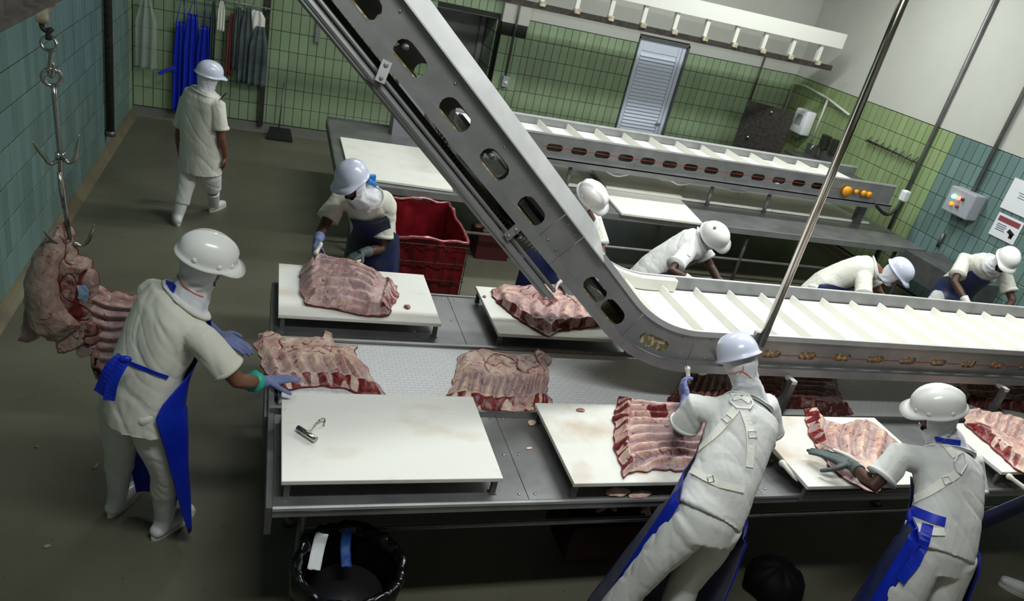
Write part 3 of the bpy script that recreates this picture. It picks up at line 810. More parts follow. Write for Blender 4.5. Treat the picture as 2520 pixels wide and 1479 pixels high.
# white curved hold down shoe on the inner far side of the bend
bm = bmesh.new(); rings = []
for i in range(20):
    s = -.75 + .98 * i / 19
    rings.append([V((cp(s, h)[0], y, cp(s, h)[1])) for y, h in ((YC - .06, -.0), (YC - .002, -.0), (YC - .002, .095), (YC - .06, .095))])
loft(bm, rings); bmesh.ops.recalc_face_normals(bm, faces=bm.faces[:]); bmesh.ops.bevel(bm, geom=bm.edges[:], offset=.004, affect='EDGES'); link('guide_shoe', bm, FLIGHT, cv)
# cross bars, return rollers
for s in (-3.4, -2.6, -1.9, -1.2, -.4, .4, 1.3, 2.2, 3.1, 4.0):
    a = cp(s, .16); bm = bmesh.new(); tube(bm, [(a[0], YA, a[1]), (a[0], YC, a[1])], .016, 8); link('cross_bar', bm, STEELD, cv, True)
for px in (1400, 1735, 1985, 2345):
    if px == 1400:
        c = atY(1412, 705, YA + .05)
    else: c = atY(px, 905, YA + .02)
    bm = bmesh.new(); tube(bm, [c, c + V((0, .04, 0))], .062, 20); link('return_roller', bm, WHITEP, cv, True)
for px0, px1 in ((1820, 1905), (2070, 2200)):
    a, b = atY(px0, 905, YA + .04), atY(px1, 905, YA + .04); bm = bmesh.new()
    tube(bm, crv([a, (a + b) / 2 - V((0, 0, .05)), b], 9), .02, 6); link('belt_sag', bm, FLIGHT, cv)
bm = bmesh.new(); z = ZR - .148; tube(bm, [(3.15, YA - .008, z + .0), (7.4, YA - .008, z - .0)], .0016, 5); link('red_line', bm, REDP, cv)
rv = []
for k, s in enumerate([-4 + .42 * i for i in range(9)]): p = cp(s, .08); rv.append((p[0], YA - .008, p[1]))
for s in (-3.02, -2.97, -1.3, -1.22, -.3, -.1, .1): p = cp(s, .06); rv.append((p[0], YA - .008, p[1])); p = cp(s, .2); rv.append((p[0], YA - .008, p[1]))
rivets(cv, rv, .008, None, (0, -1, 0))
bm = bmesh.new(); p = atY(1765, 878, YA - .01); tube(bm, [p, p + V((0, -.06, 0))], .014, 8); tube(bm, [p + V((0, -.05, 0)), p + V((.05, -.05, 0))], .007, 6); link('tension_bolt', bm, STEELD, cv)
# drip tray under the climbing part
def sl(px, py, dx=0, dy=0): p = atY(px, py, YA + dy); return p
r0, r1 = V((-.12, 3.55, 3.225)), V((1.634, 3.55, 1.624)); dd = (r1 - r0).normalized(); up = V((-dd.z, 0, dd.x))
r0, r1 = r0 + V((0, 0, 0)), r1
trp = thing('drip_tray', (r1.x, r1.y, r1.z), 'long narrow steel drip tray hanging below the climbing conveyor', 'tray')
bm = bmesh.new()
for off, w_, y in ((.0, .018, 3.56), (.035, .012, 3.60), (-.03, .012, 3.62)):
    tube(bm, [r0 + up * off + V((0, y - 3.55, 0)), r1 + up * off + V((0, y - 3.55, 0))], w_, 8)
link('edge_rail', bm, STEEL, trp)
bm = bmesh.new(); loft(bm, [[p + up * a_ + V((0, y, 0)) for a_, y in ((-.01, .06), (.0, .82), (-.012, .82), (-.022, .06))] for p in (r0, r1 - dd * .35)]); link('tray_floor', bm, STEELD, trp)
bm = bmesh.new(); loft(bm, [[p + up * a_ + V((0, y, 0)) for a_, y in ((.02, .07), (.075, .07), (.075, .08), (.02, .08))] for p in (r0, r1 - dd * .42)]); link('black_strip', bm, BLACK, trp)  # flat black bar running just above the edge rail
for (px, py), (qx, qy) in (((950, 160), (938, 192)), ((1270, 565), (1252, 580))):
    a, b = atY(px, py, 3.54), atY(qx, qy, 3.52); bm = bmesh.new()
    e = (b - a).normalized(); s_ = V((e.z, 0, -e.x)) * .025
    loft(bm, [[p + s_ + V((0, k, 0)) for k in (0, .012)] + [p - s_ + V((0, k, 0)) for k in (.012, 0)] for p in (a - e * .02, b + e * .02)]); bmesh.ops.recalc_face_normals(bm, faces=bm.faces[:])
    ellipsoid(bm, a + V((0, -.004, 0)), ((.012, 0, 0), (0, .008, 0), (0, 0, .012)), 8, 6); ellipsoid(bm, b + V((0, -.004, 0)), ((.01, 0, 0), (0, .008, 0), (0, 0, .01)), 8, 6)
    link('bracket', bm, STEEL, trp)
# posts between conveyor and table
for k, (px, py) in enumerate(((1915, 1022), (2400, 1008))):
    b_ = atZ(px, py, .87); x, y = b_.x, 3.50
    for yy in (y, 4.52):
        bm = bmesh.new(); bb(x - .022, x + .022, yy - .02, yy + .02, .86, 1.16); link('post', bm, STEELD, cv)
        bm = bmesh.new(); bb(x - .02, x + .02, yy - .024, yy + .06 if yy < 4 else yy + .03, 1.14, 1.165); link('post_cap', bm, STEELL, cv)
# round steel pole from ceiling to conveyor
pt = thing('support_pole', (3.19, 3.565, 1.40), 'shiny round steel pole running from the ceiling down to the conveyor', 'pole')
bm = bmesh.new(); tube(bm, [(3.19, 3.555, 1.39), (3.19, 3.555, ZC)], .026, 20); link('pole', bm, mat('polished', (.5, .47, .42), .18, 1, stretch=(1, 1, .1)), pt, True)
bm = bmesh.new(); bb(3.15, 3.23, 3.58, 3.614, 1.33, 1.47); link('clamp', bm, STEEL, pt)

# ------- back table and conveyor
bt = thing('back_table', (4.7, 8.6, 0), 'long empty stainless steel table along the green wall', 'table')
for a, b in zip((.77, 2.8, 4.9, 6.9), (2.8, 4.9, 6.9, 8.72)):
    link('top_panel', boxx(a + .001, b - .001, 7.45, 9.9, TZ - .012, TZ), STEELT, bt)
link('front_rim', boxx(.77, 8.72, 7.43, 7.45, TZ - .07, TZ + .003), STEEL, bt); link('back_rim', boxx(.77, 8.72, 9.9, 9.92, TZ - .07, TZ + .02), STEELD, bt)
link('end_plate', boxx(.75, .77, 7.43, 9.92, TZ - .12, TZ + .003), STEELD, bt)
for x in (.95, 3.4, 5.95, 8.4):
    for y in (7.6, 9.75):
        bm = bmesh.new(); tube(bm, [(x, y, .0), (x, y, TZ - .01)], .024, 8); link('leg', bm, STEELD, bt, True)
zz = atY(1750, 632, 7.6).z
for y in (7.6, 9.75):
    bm = bmesh.new(); tube(bm, [(.95, y, zz), (8.4, y, zz)], .018, 8); link('lower_rail', bm, STEEL, bt, True)

def conv2():
    global bm
    Y0, Y1, z = 8.12, 8.96, 1.5
    c = thing('back_conveyor', (5.4, 8.5, .85), 'flat steel conveyor with white flights standing on the back table', 'conveyor')
    X0, X1 = 2.2, 8.45
    hs = [atY(px, py, Y0).x for px, py in ((1365, 363), (1425, 373), (1482, 381), (1540, 389), (1594, 398), (1648, 406), (1700, 413), (1750, 421), (1813, 430), (1865, 438), (1917, 444), (1965, 452), (2012, 458))]
    for k, (a, b) in enumerate(((X0, 5.68), (5.684, X1))):
        for yy in (Y0, Y1):
            pl = [[(a, z - .27), (b, z - .27), (b, z), (a, z)]]
            if yy == Y0 or True:
                for x in hs:
                    if a + .1 < x < b - .1:
                        L_, w_ = .21, .09; pts = []
                        for sg, st in ((1, -PI / 2), (-1, PI / 2)):
                            for q in range(6): an = st + PI * q / 5; pts.append((x + sg * (L_ - w_) / 2 + math.cos(an) * w_ / 2, z - .155 + math.sin(an) * w_ / 2))
                        pl.append(pts)
            link('side_panel', extr2d(pl, yy - .003, yy + .003), STEEL, c)
    bm = bmesh.new(); bb(X0, X1, Y0 - .07, Y0, z - .28, z - .265); bb(X0, X1, Y0 - .07, Y0 - .06, z - .34, z - .265); link('bottom_flange', bm, STEEL, c)
    bm = bmesh.new(); bb(X0, X1, Y0 - .012, Y0 + .005, z - .01, z + .012); bb(X0, X1, Y1 - .005, Y1 + .012, z - .01, z + .012); link('rim', bm, STEELL, c)
    link('belt', boxx(X0, X1 - .35, Y0 + .02, Y1 - .02, z - .11, z - .10), BELT, c)
    link('return_belt', boxx(X0, X1 - .3, Y0 + .03, Y1 - .03, z - .25, z - .24), RETB, c)
    me = None
    x = atZ(1335, 296, z).x
    while x < X1 - .35:
        if me is None:
            b2 = bmesh.new(); loft(b2, [[V((-.012, y, 0)), V((.012, y, 0)), V((.004, y, .075)), V((-.006, y, .075))] for y in (-.38, .38)]); bmesh.ops.recalc_face_normals(b2, faces=b2.faces[:]); me = bpy.data.meshes.new('flight'); b2.to_mesh(me); b2.free(); me.materials.append(FLIGHT)
        o = bpy.data.objects.new('flight', me); COL.objects.link(o); o.parent = c; o.matrix_parent_inverse = Matrix.Translation(-wloc(c)); o.location = (x, (Y0 + Y1) / 2, z - .1); x += .405
    for px, py in ((1733, 502), (1868, 517), (1390, 460)):
        xx = atZ(px, py, TZ).x
        for yy in (8.2, 8.9):
            bm = bmesh.new(); tube(bm, [(xx, yy, TZ), (xx, yy, z - .33)], .026, 8); link('leg', bm, STEEL, c, True)
        link('bracket', boxx(xx - .06, xx + .06, 8.12, 8.24, z - .36, z - .30), STEEL, c)
    for px, py in ((1434, 400), (1590, 423), (1740, 445), (1912, 462), (2135, 497)):
        q = atY(px, py, Y0 - .0); bm = bmesh.new(); tube(bm, [q, q + V((0, .05, 0))], .06, 16); link('return_roller', bm, WHITEP, c, True)
    for px0, px1, py in ((1480, 1560, 412), (1640, 1710, 434), (1765, 1870, 452)):
        a, b = atY(px0, py, Y0 + .05), atY(px1, py + 12, Y0 + .05); bm = bmesh.new(); tube(bm, crv([a, (a + b) / 2 - V((0, 0, .07)), b], 9), .02, 6); link('belt_sag', bm, WHITEP, c)
    for px, py, r in ((2081, 469, .07), (2104, 470, .03), (2122, 474, .04), (2135, 477, .04)):
        q = atY(px, py, Y0 - .01); bm = bmesh.new(); tube(bm, [q, q + V((0, -.05, 0))], r, 14); link('drive_cap', bm, YEL, c, True)
    bm = bmesh.new(); bb(X1 - .5, X1 - .02, Y0 + .01, Y1 - .02, z - .26, z - .12); link('drive_housing', bm, STEELD, c)
    bm = bmesh.new(); z0 = z - .148; tube(bm, [(3.1, Y0 - .006, z0), (7.7, Y0 - .006, z0)], .003, 5); link('red_line', bm, REDP, c)
    a, b, e = atY(2150, 500, Y0 - .05), atY(2180, 528, Y0 - .1), atY(2222, 490, Y0)
    bm = bmesh.new(); tube(bm, crv([a, b, atY(2205, 515, Y0 - .1), e], 14), .022, 8); link('power_cable', bm, BLACK, c, True)
    bm = bmesh.new(); box(bm, atY(2226, 482, Y0), (.1, .1, .16), None, .02); link('plug_box', bm, PAPER, c)
    bm = bmesh.new(); bb(8.1, 8.2, 8.2, 8.3, TZ, z - .27); link('drive_leg', bm, STEELD, c)
conv2()
c = atY(990, 262, 9.6)
t = thing('steel_post_box', (c.x, 9.6, TZ), 'pale grey steel box standing on the left end of the back table behind the incline', 'box')
link('box_body', boxx(c.x - .1, c.x + .28, 9.5, 9.8, TZ, c.z + .35), mat('lav', (.30, .30, .34), .5, .3), t); link('box_lid', boxx(c.x - .11, c.x + .29, 9.49, 9.81, c.z + .35, c.z + .37), STEELL, t)

# loose white boards on the back table
def plain_board(pts, z, th, label, tilt=0):
    bm = bmesh.new(); loft(bm, [[V((p.x, p.y, zz)) for p in pts] for zz in (z - th, z)])
    bmesh.ops.recalc_face_normals(bm, faces=bm.faces[:]); bmesh.ops.bevel(bm, geom=[e for e in bm.edges], offset=.004, affect='EDGES')
    return solo('white_board', bm, BOARD, label, 'board', 'loose white boards on the back table')
plain_board([V((.87, 7.56, 0)), V((1.97, 7.5, 0)), V((2.05, 8.98, 0)), V((.86, 8.98, 0))], .885, .03, 'big white board on the left end of the back table behind the climbing conveyor')
plain_board([atZ(1530, 525, .88), atZ(1730, 550, .88), atZ(1662, 478, .88), atZ(1476, 463, .88)], .885, .03, 'white board overhanging the front edge of the back table between two white helmets')
plain_board([atZ(1492, 460, .92), atZ(1680, 486, .92), atZ(1620, 440, .92), atZ(1452, 410, .92)], .925, .035, 'white board lying on top of its neighbours just right of the ridged white helmet')
plain_board([V((5.15, 8.28, 0)), V((6.7, 8.27, 0)), V((6.7, 9.2, 0)), V((5.15, 9.2, 0))], .885, .03, 'long white board under the middle of the back conveyor')
plain_board([V((6.71, 8.27, 0)), V((8.43, 8.27, 0)), V((8.25, 9.2, 0)), V((6.71, 9.2, 0))], .885, .03, 'long white board under the right end of the back conveyor')
plain_board([V((2.9, 8.25, 0)), V((3.95, 8.25, 0)), V((3.95, 9.2, 0)), V((2.9, 9.2, 0))], .885, .03, 'white board under the back conveyor beside the climbing conveyor')

# cutting boards on stands
BZ = .97
def cutting_board(x0, x1, y0, y1, label, m=BOARD, z=BZ):
    global bm
    t = thing('cutting_board', ((x0 + x1) / 2, (y0 + y1) / 2, TZ), label, 'cutting board', 'cutting boards on the work table')
    link('board', boxx(x0, x1, y0, y1, z - .026, z, .004), m, t)
    for x in (x0 + .03, x1 - .03):
        for y in (y0 + .03, y1 - .03):
            bm = bmesh.new(); bb(x - .014, x + .014, y - .012, y + .012, TZ + .004, z - .027); link('leg', bm, STEELD, t)
            bm = bmesh.new(); bb(x - .02, x + .02, y - .02, y + .02, TZ + .0005, TZ + .006); link('foot', bm, STEELD, t)
        bm = bmesh.new(); bb(x - .014, x + .014, y0 + .03, y1 - .03, z - .04, z - .027); link('bearer', bm, STEELD, t)
    return t
STB = mat('board_stained', (.80, .79, .74), .45, 0, col2=(.56, .40, .28), vscale=3.0, ramp=(.50, .78), bump=.06, bscale=50)
ST2 = mat('board_smudged', (.82, .81, .77), .45, 0, col2=(.66, .55, .42), vscale=5, ramp=(.56, .82), bump=.06, bscale=50, stretch=(.5, 1, 1))
cutting_board(.18, 1.27, 2.77, 3.49, 'empty white cutting board with only the metal hook on it, front left', ST2)
cutting_board(1.65, 2.74, 2.72, 3.44, 'white cutting board under the ribs cut by the worker with the harness', STB)
cutting_board(3.12, 4.21, 2.66, 3.35, 'white cutting board under the hand in the grey glove', STB)
cutting_board(4.80, 5.85, 2.76, 3.30, 'white cutting board at the right edge of the picture')
cutting_board(.16, 1.24, 4.35, 5.12, 'white cutting board in front of the worker by the red tub', ST2)
cutting_board(1.63, 2.72, 4.26, 4.99, 'white cutting board behind the curve of the climbing conveyor')

# metal hook lying on the empty board
t = thing('meat_hook', atZ(755, 1070, BZ), 'steel T handled meat hook lying on the empty cutting board', 'hook')
a, b = atZ(733, 1053, BZ + .02), atZ(777, 1082, BZ + .02)
bm = bmesh.new(); tube(bm, [a, b], .016, 16); link('handle', bm, CHROME, t, True)
m_ = (a + b) / 2
bm = bmesh.new(); tube(bm, crv([m_, atZ(778, 1043, BZ + .015), atZ(790, 1032, BZ + .03), atZ(799, 1032, BZ + .02), atZ(797, 1047, BZ + .008)], 16), .005, 8); link('shaft', bm, CHROME, t, True)
def knife(h0, h1, b1, label, bw=.03):
    t = thing('knife', h0, label, 'knife')
    bm = bmesh.new(); tube(bm, [h0, h0.lerp(h1, .12), h0.lerp(h1, .3), h0.lerp(h1, .85), h1], [.014, .018, .013, .015, .02], 12, rnd=True); link('handle', bm, BONE, t, True)
    d = (b1 - h1).normalized(); s = d.cross(V((0, 0, 1)))
    if s.length < .1: s = V((1, 0, 0))
    s.normalize(); bm = bmesh.new()
    loft(bm, [[h1 - s * bw / 2, h1 + s * bw / 2 + V((0, 0, .002)), h1 + s * bw / 2, h1 - s * bw / 2 - V((0, 0, .002))], [h1.lerp(b1, .7) - s * bw / 2, h1.lerp(b1, .7) + s * bw / 2 + V((0, 0, .002)), h1.lerp(b1, .7) + s * bw / 2, h1.lerp(b1, .7) - s * bw / 2 - V((0, 0, .002))], [b1, b1 + V((0, 0, .001)), b1 + s * .001, b1 - V((0, 0, .001))]])
    link('blade', bm, BLADE, t)
    return t
t = thing('sharpening_steel', atZ(1945, 1160, .95), 'sharpening steel with a white handle leaning on the board beside the harness worker', 'sharpening steel')
a, b, c = atZ(1962, 1180, .93), atZ(1925, 1140, .95), atZ(1885, 1095, .96)
bm = bmesh.new(); tube(bm, [a, a.lerp(b, .15), a.lerp(b, .8), b], [.013, .016, .014, .022], 12, rnd=True); link('handle', bm, BONE, t, True)
bm = bmesh.new(); tube(bm, [b, c], .009, 10); link('rod', bm, IRON, t, True)
t = thing('sharpening_steel', atZ(2490, 1175, .93), 'sharpening steel with a white handle sticking out at the right edge of the picture', 'sharpening steel')
a, b, c = atZ(2530, 1207, .93), atZ(2484, 1173, .95), atZ(2400, 1110, .94)
bm = bmesh.new(); tube(bm, [a, a.lerp(b, .15), a.lerp(b, .8), b], [.013, .016, .014, .022], 12, rnd=True); link('handle', bm, BONE, t, True)
bm = bmesh.new(); tube(bm, [b, c], .009, 10); link('rod', bm, IRON, t, True)
t = thing('meat_hook', atZ(1885, 1138, TZ + .02), 'steel T handled hook lying on the table right of the harness worker', 'hook')
bm = bmesh.new(); tube(bm, [atZ(1868, 1140, TZ + .02), atZ(1901, 1138, TZ + .02)], .014, 14); link('handle', bm, CHROME, t, True)
bm = bmesh.new(); tube(bm, crv([atZ(1884, 1139, TZ + .02), atZ(1876, 1118, TZ + .02), atZ(1868, 1108, TZ + .03), atZ(1862, 1115, TZ + .01)], 10), .005, 8); link('shaft', bm, CHROME, t, True)

# ------- red lined tub
t = thing('red_tub', (1.48, 6.43, 0), 'tall wire cage lined with red plastic standing behind the work table', 'tub')
x0, x1, y0, y1, zt = 1.13, 1.80, 5.94, 6.93, .92
def wallgrid(a, b, z0, z1, n, seed, amp=.02):
    P = []
    for i in range(26):
        row = []
        for j in range(15):
            p = V(a).lerp(V(b), i / 25); z = z0 + (z1 - z0) * j / 14
            e = min(i, 25 - i) / 3; e = min(1, e)
            o = amp * e * noise.noise(V((i * .35, j * .35, seed))) + amp * .6 * e * noise.noise(V((i * .9, j * .9, seed + 4)))
            if j == 14: z += .02 * noise.noise(V((i * .6, 0, seed)))
            row.append(V((p.x, p.y, z)) + V(n) * o)
        P.append(row)
    return P
bm = bmesh.new(); e = .008
grid(bm, wallgrid((x0 + e, y0 + e, 0), (x1 - e, y0 + e, 0), .14, zt, (0, 1, 0), 1)); grid(bm, wallgrid((x1 - e, y0 + e, 0), (x1 - e, y1 - e, 0), .14, zt, (-1, 0, 0), 2))
grid(bm, wallgrid((x1 - e, y1 - e, 0), (x0 + e, y1 - e, 0), .14, zt, (0, -1, 0), 3)); grid(bm, wallgrid((x0 + e, y1 - e, 0), (x0 + e, y0 + e, 0), .14, zt, (1, 0, 0), 4))
bb(x0 + e, x1 - e, y0 + e, y1 - e, .13, .15)
link('liner', bm, TUBR, t, True)
bm = bmesh.new()
cs = [V((x0, y0, zt)), V((x1, y0, zt)), V((x1, y1, zt)), V((x0, y1, zt)), V((x0, y0, zt))]
pp = []
for a, b in zip(cs, cs[1:]):
    for k in range(14):
        p = a.lerp(b, k / 14); pp.append(p + V((noise.noise(p * 9) * .02, noise.noise(p * 9 + V((5, 0, 0))) * .02, noise.noise(p * 7) * .03 + .01)))
pp.append(pp[0]); tube(bm, pp, [.016 + .008 * noise.noise(p * 12) for p in pp], 7)
link('rolled_rim', bm, mat('red_film', (.25, .03, .04), .12, coat=1, col2=(.5, .22, .22), vscale=14, ramp=(.55, .7)), t, True)
for k in range(5):
    z = .2 + k * .17
    bm = bmesh.new(); tube(bm, [(x0 - .01, y0 - .01, z), (x1 + .01, y0 - .01, z), (x1 + .01, y1 + .01, z), (x0 - .01, y1 + .01, z), (x0 - .01, y0 - .01, z)], .005, 5, cap=False); link('cage_wire', bm, IRON, t)
for k in range(8):
    x = x0 + (x1 - x0) * k / 7; bm = bmesh.new(); tube(bm, [(x, y0 - .012, .12), (x, y0 - .012, zt - .02)], .004, 5); link('cage_wire', bm, IRON, t)
for k in range(1, 10):
    y = y0 + (y1 - y0) * k / 9; bm = bmesh.new(); tube(bm, [(x1 + .012, y, .12), (x1 + .012, y, zt - .02)], .004, 5); link('cage_wire', bm, IRON, t)
for x in (x0 + .06, x1 - .06):
    for y in (y0 + .06, y1 - .06):
        bm = bmesh.new(); tube(bm, [(x - .02, y, .055), (x + .02, y, .055)], .055, 14); link('castor', bm, BLACK, t, True)
t = thing('red_crate', atZ(1205, 600, 0), 'small red crate of scraps on the floor under the back table', 'crate')
c = atZ(1215, 575, .3); link('crate', boxx(c.x - .2, c.x + .2, c.y - .1, c.y + .3, .0, .28), mat('dark_red', (.05, .004, .005), .5), t)
bm = bmesh.new()
for k in range(10): ellipsoid(bm, (c.x - .15 + random.random() * .3, c.y - .05 + random.random() * .3, .29), ((.05, .01, 0), (0, .05, 0), (0, 0, .03)), 8, 6)
link('scraps', bm, MEAT2, t, True)['kind'] = 'stuff'

# ------- waste bin with black bag
bc = V((.52, 2.60, 0)); br = .245; bz = .60
t = thing('waste_bin', bc, 'waste bin lined with a crumpled black bag in front of the work table', 'bin')
bm = bmesh.new(); rings = []
prof = [(.20, .02), (.205, .15), (.22, .3), (.23, .42), (.25, .5), (.262, .56), (.265, .60), (.25, .625), (.225, .61), (.21, .56), (.205, .45), (.20, .3), (.19, .16), (.12, .13), (.03, .13)]
for k, (r, z) in enumerate(prof):
    row = []
    for j in range(72):
        a = 2 * PI * j / 72; q = V((math.cos(a) * 3, math.sin(a) * 3, z * 7)) * 1.5
        rr = r * (1 + .10 * noise.noise(q) + .05 * (1 - abs(noise.noise(q * 2.6))) * (1 if k < 9 else .7)); 
        row.append(V((bc.x + rr * math.cos(a), bc.y + rr * math.sin(a) * 1.0, z + .03 * noise.noise(q * 1.3 + V((9, 0, 0))) * (1 if k > 3 else .2))))
    rings.append(row)
loft(bm, rings); me = bpy.data.meshes.new('black_bag'); bm.to_mesh(me); bm.free(); link('black_bag', me, BAG, t, True)
bm = bmesh.new(); tube(bm, [bc + V((0, 0, .0)), bc + V((0, 0, .40))], [.17, .19], 24); link('bin_body', bm, BLACK, t, True)
def paper(pts, w, m, label, name, seed=0):
    P = []; q = crv(pts, 14)
    d = (q[-1] - q[0]); s = d.cross(V((0, -.3, 1))).normalized()
    for i, p in enumerate(q): P.append([p + s * w * (j / 4 - .5) + V((0, 0, .014 * noise.noise(V((i * .6, j * .8, seed))))) + V((0, .01 * noise.noise(V((j, i, seed))), 0)) for j in range(5)])
    bm = bmesh.new(); grid(bm, P, .001); return solo(name, bm, m, label, 'paper', None, True)
paper([atY(793, 1312, 2.76), atY(783, 1350, 2.73), atY(772, 1402, 2.62)], .062, PAPER, 'crumpled white paper thrown in the black waste bag', 'crumpled_paper', 1)
paper([atY(855, 1300, 2.77), atY(850, 1345, 2.75), atY(853, 1395, 2.65)], .05, mat('blue_paper', (.01, .06, .25), .6), 'crumpled blue paper in the middle of the black waste bag', 'crumpled_paper', 2)
# dark bag on the floor under the table, crate of scraps
t = thing('scrap_crate', atZ(1520, 1340, .1), 'red crate full of trimmings under the front of the work table', 'crate')
c = atZ(1520, 1262, .42)
bm = bmesh.new(); bb(c.x - .3, c.x + .3, c.y - .06, c.y + .32, .1, .36); link('crate', bm, mat('dark_red2', (.035, .003, .003), .5), t)
bm = bmesh.new()
for k in range(26):
    p = V((c.x - .27 + random.random() * .54, c.y + random.random() * .26, .38 + random.random() * .05)); a = random.random() * 6
    ellipsoid(bm, p, (V((math.cos(a), math.sin(a), random.uniform(-.4, .4))) * random.uniform(.04, .08), V((-math.sin(a), math.cos(a), 0)) * .022, V((0, 0, .016))), 8, 6)
link('trimmings', remesh(bm, .009, 1, lambda c: .006 * noise.noise(c * 30)), MEAT2, t, True)['kind'] = 'stuff'
c = atZ(1935, 1375, .3); t = thing('waste_bag', V((c.x, c.y, 0)), 'black plastic bag of waste under the table, right of the harness worker', 'bag')
bm = bmesh.new(); rings = []
for k, (r, z) in enumerate(((.15, .01), (.19, .07), (.18, .14), (.14, .2), (.08, .23), (.02, .235))):
    rings.append([V((c.x + r * math.cos(a) * (1 + .15 * noise.noise(V((math.cos(a) * 3, math.sin(a) * 3, z * 6)))), c.y + r * math.sin(a), z + .03 * noise.noise(V((math.cos(a) * 4, math.sin(a) * 4, z))))) for a in [2 * PI * j / 40 for j in range(40)]])
loft(bm, rings); link('bag', bm, BLACKM, t, True)

# ================================================================== MEAT
def sm(x): x = max(0, min(1, x)); return x * x * (3 - 2 * x)
def slab(name, T, B, Lf, Rt, th, m, nrm=(0, 0, 1), ribs=0, along='u', rv=(.35, .85), ribamp=.012, seed=0, rag=.012, bumps=.012, spine='b', n=(150, 100), bulge=0, sag=0, tr_red=.55, pur=.35, curve=.3, parent=None, label=None, cat='meat', group=None, undr=True, fold=0, seam=1):
    """Coons patch between four measured outlines, thick and lumpy. T,B left to right, Lf,Rt top to bottom."""
    nu, nv = n; N_ = V(nrm).normalized()
    T, B, Lf, Rt = lin(T, nu), lin(B, nu), lin(Lf, nv), lin(Rt, nv)
    top = []; red = []; pur_ = []; und = []
    for j in range(nv):
        v = j / (nv - 1); row = []; r2 = []
        for i in range(nu):
            u = i / (nu - 1)
            p = T[i] * (1 - v) + B[i] * v + Lf[j] * (1 - u) + Rt[j] * u - (T[0] * (1 - u) * (1 - v) + T[-1] * u * (1 - v) + B[0] * (1 - u) * v + B[-1] * u * v)
            q = p * 7 + V((seed * 3.1, seed, 0))
            e = min(u, 1 - u, v, 1 - v); ed = sm(e / .12)
            jag = V((noise.noise(p * 16 + V((seed, 0, 0))), noise.noise(p * 16 + V((0, seed, 5))), noise.noise(p * 16 + V((3, seed, 5))))) * rag * (1 - sm(e / .25)) * 1.6
            jag -= N_ * jag.dot(N_)
            p = p + jag
            h = th * (.22 + .55 * ed) + bulge * math.sin(PI * u) * math.sin(PI * v)
            rr = 0; pp = 0
            if ribs:
                a, b = (u, v) if along == 'u' else (v, u)
                ph = a * ribs + curve * math.sin(b * 2.2) * 2 + .25 * noise.noise(q * .6)
                w_ = sm((b - rv[0]) / .12) * sm((rv[1] - b) / .08)
                c = math.cos(2 * PI * ph)
                h += ribamp * c * w_ * ed
                pp = max(pp, w_ * sm((-c + .15) / .8) * (.25 + pur) * 1.3)
                rr = max(rr, w_ * sm((-c - .55) / .4) * .12 * (1 if noise.noise(q * .8) > 0 else 0))
            nn = noise.noise(q) * bumps + noise.noise(q * 2.7) * bumps * .5 + (1 - abs(noise.noise(q * 1.8 + V((8, 2, 1))))) * bumps * .4
            h += nn * ed
            # torn seams: narrow grooves of red muscle between fat
            g = abs(noise.noise(q * .55 + V((11, seed, 3))))
            bb_ = (v if along == 'u' else u)
            zone = 1 - sm((bb_ - rv[0] + .05) / .15) if ribs else 1
            g2 = abs(noise.noise(q * 1.2 + V((31, seed, 8))))
            gr = max((1 - sm(g / .05)) * (.25 + .75 * zone), (1 - sm(g2 / .06)) * zone * .9) * ed
            gr *= seam; h -= gr * .012; rr = max(rr, gr * 1.0)
            se = {'b': 1 - v, 't': v, 'l': u, 'r': 1 - u, '': 9}[spine]
            if se < .15:
                k = sm((.15 - se) / .04)
                t_ = u if spine in 'bt' else v
                h += k * (.012 + .014 * abs(math.sin(t_ * PI * max(ribs, 8)))) * ed
                rr = max(rr, k * max(0, min(1, .62 + 1.5 * noise.noise(q * 1.6 + V((5, 5, seed))) + .5 * math.sin(t_ * PI * 2 * max(ribs, 8)))))
            rr = max(rr, (1 - sm(e / .02)) * (.5 + .5 * noise.noise(q * 1.1)), tr_red * sm((noise.noise(q * .45 + V((2, 7, seed))) - .28) / .2))
            pp = max(pp, pur * 1.3 * sm((noise.noise(q * .5 + V((9, 1, seed))) - .0) / .2))
            if fold: h += fold * math.sin(u * 9 + 3 * v + seed) * ed
            row.append(p + N_ * h); r2.append((rr, pp)); 
            if j in (0, nv - 1) or i in (0, nu - 1) or undr: und.append(p)
        top.append(row); red.append(r2)
    bm = bmesh.new(); R = bm.verts.layers.float.new('red'); Pp = bm.verts.layers.float.new('purple')
    tv = []
    for j in range(nv):
        rw = []
        for i in range(nu):
            v_ = bm.verts.new(top[j][i]); v_[R], v_[Pp] = red[j][i]; rw.append(v_)
        tv.append(rw)
    step = 1; bv = []
    for j in range(nv):
        rw = []
        for i in range(nu):
            u, v = i / (nu - 1), j / (nv - 1); e = min(u, 1 - u, v, 1 - v)
            base = und[j * nu + i] + N_ * (.002 + (0 if sag == 0 else sag))
            v_ = bm.verts.new(base); v_[R] = .9; v_[Pp] = 0; rw.append(v_)
        bv.append(rw)
    for j in range(nv - 1):
        for i in range(nu - 1):
            bm.faces.new((tv[j][i], tv[j + 1][i], tv[j + 1][i + 1], tv[j][i + 1])); bm.faces.new((bv[j][i], bv[j][i + 1], bv[j + 1][i + 1], bv[j + 1][i]))
    for j in range(nv - 1):
        bm.faces.new((tv[j][0], bv[j][0], bv[j + 1][0], tv[j + 1][0])); bm.faces.new((tv[j][-1], tv[j + 1][-1], bv[j + 1][-1], bv[j][-1]))
    for i in range(nu - 1):
        bm.faces.new((tv[0][i], tv[0][i + 1], bv[0][i + 1], bv[0][i])); bm.faces.new((tv[-1][i], bv[-1][i], bv[-1][i + 1], tv[-1][i + 1]))
    bmesh.ops.recalc_face_normals(bm, faces=bm.faces[:])
    if parent is not None: return link(name, bm, m, parent, True)
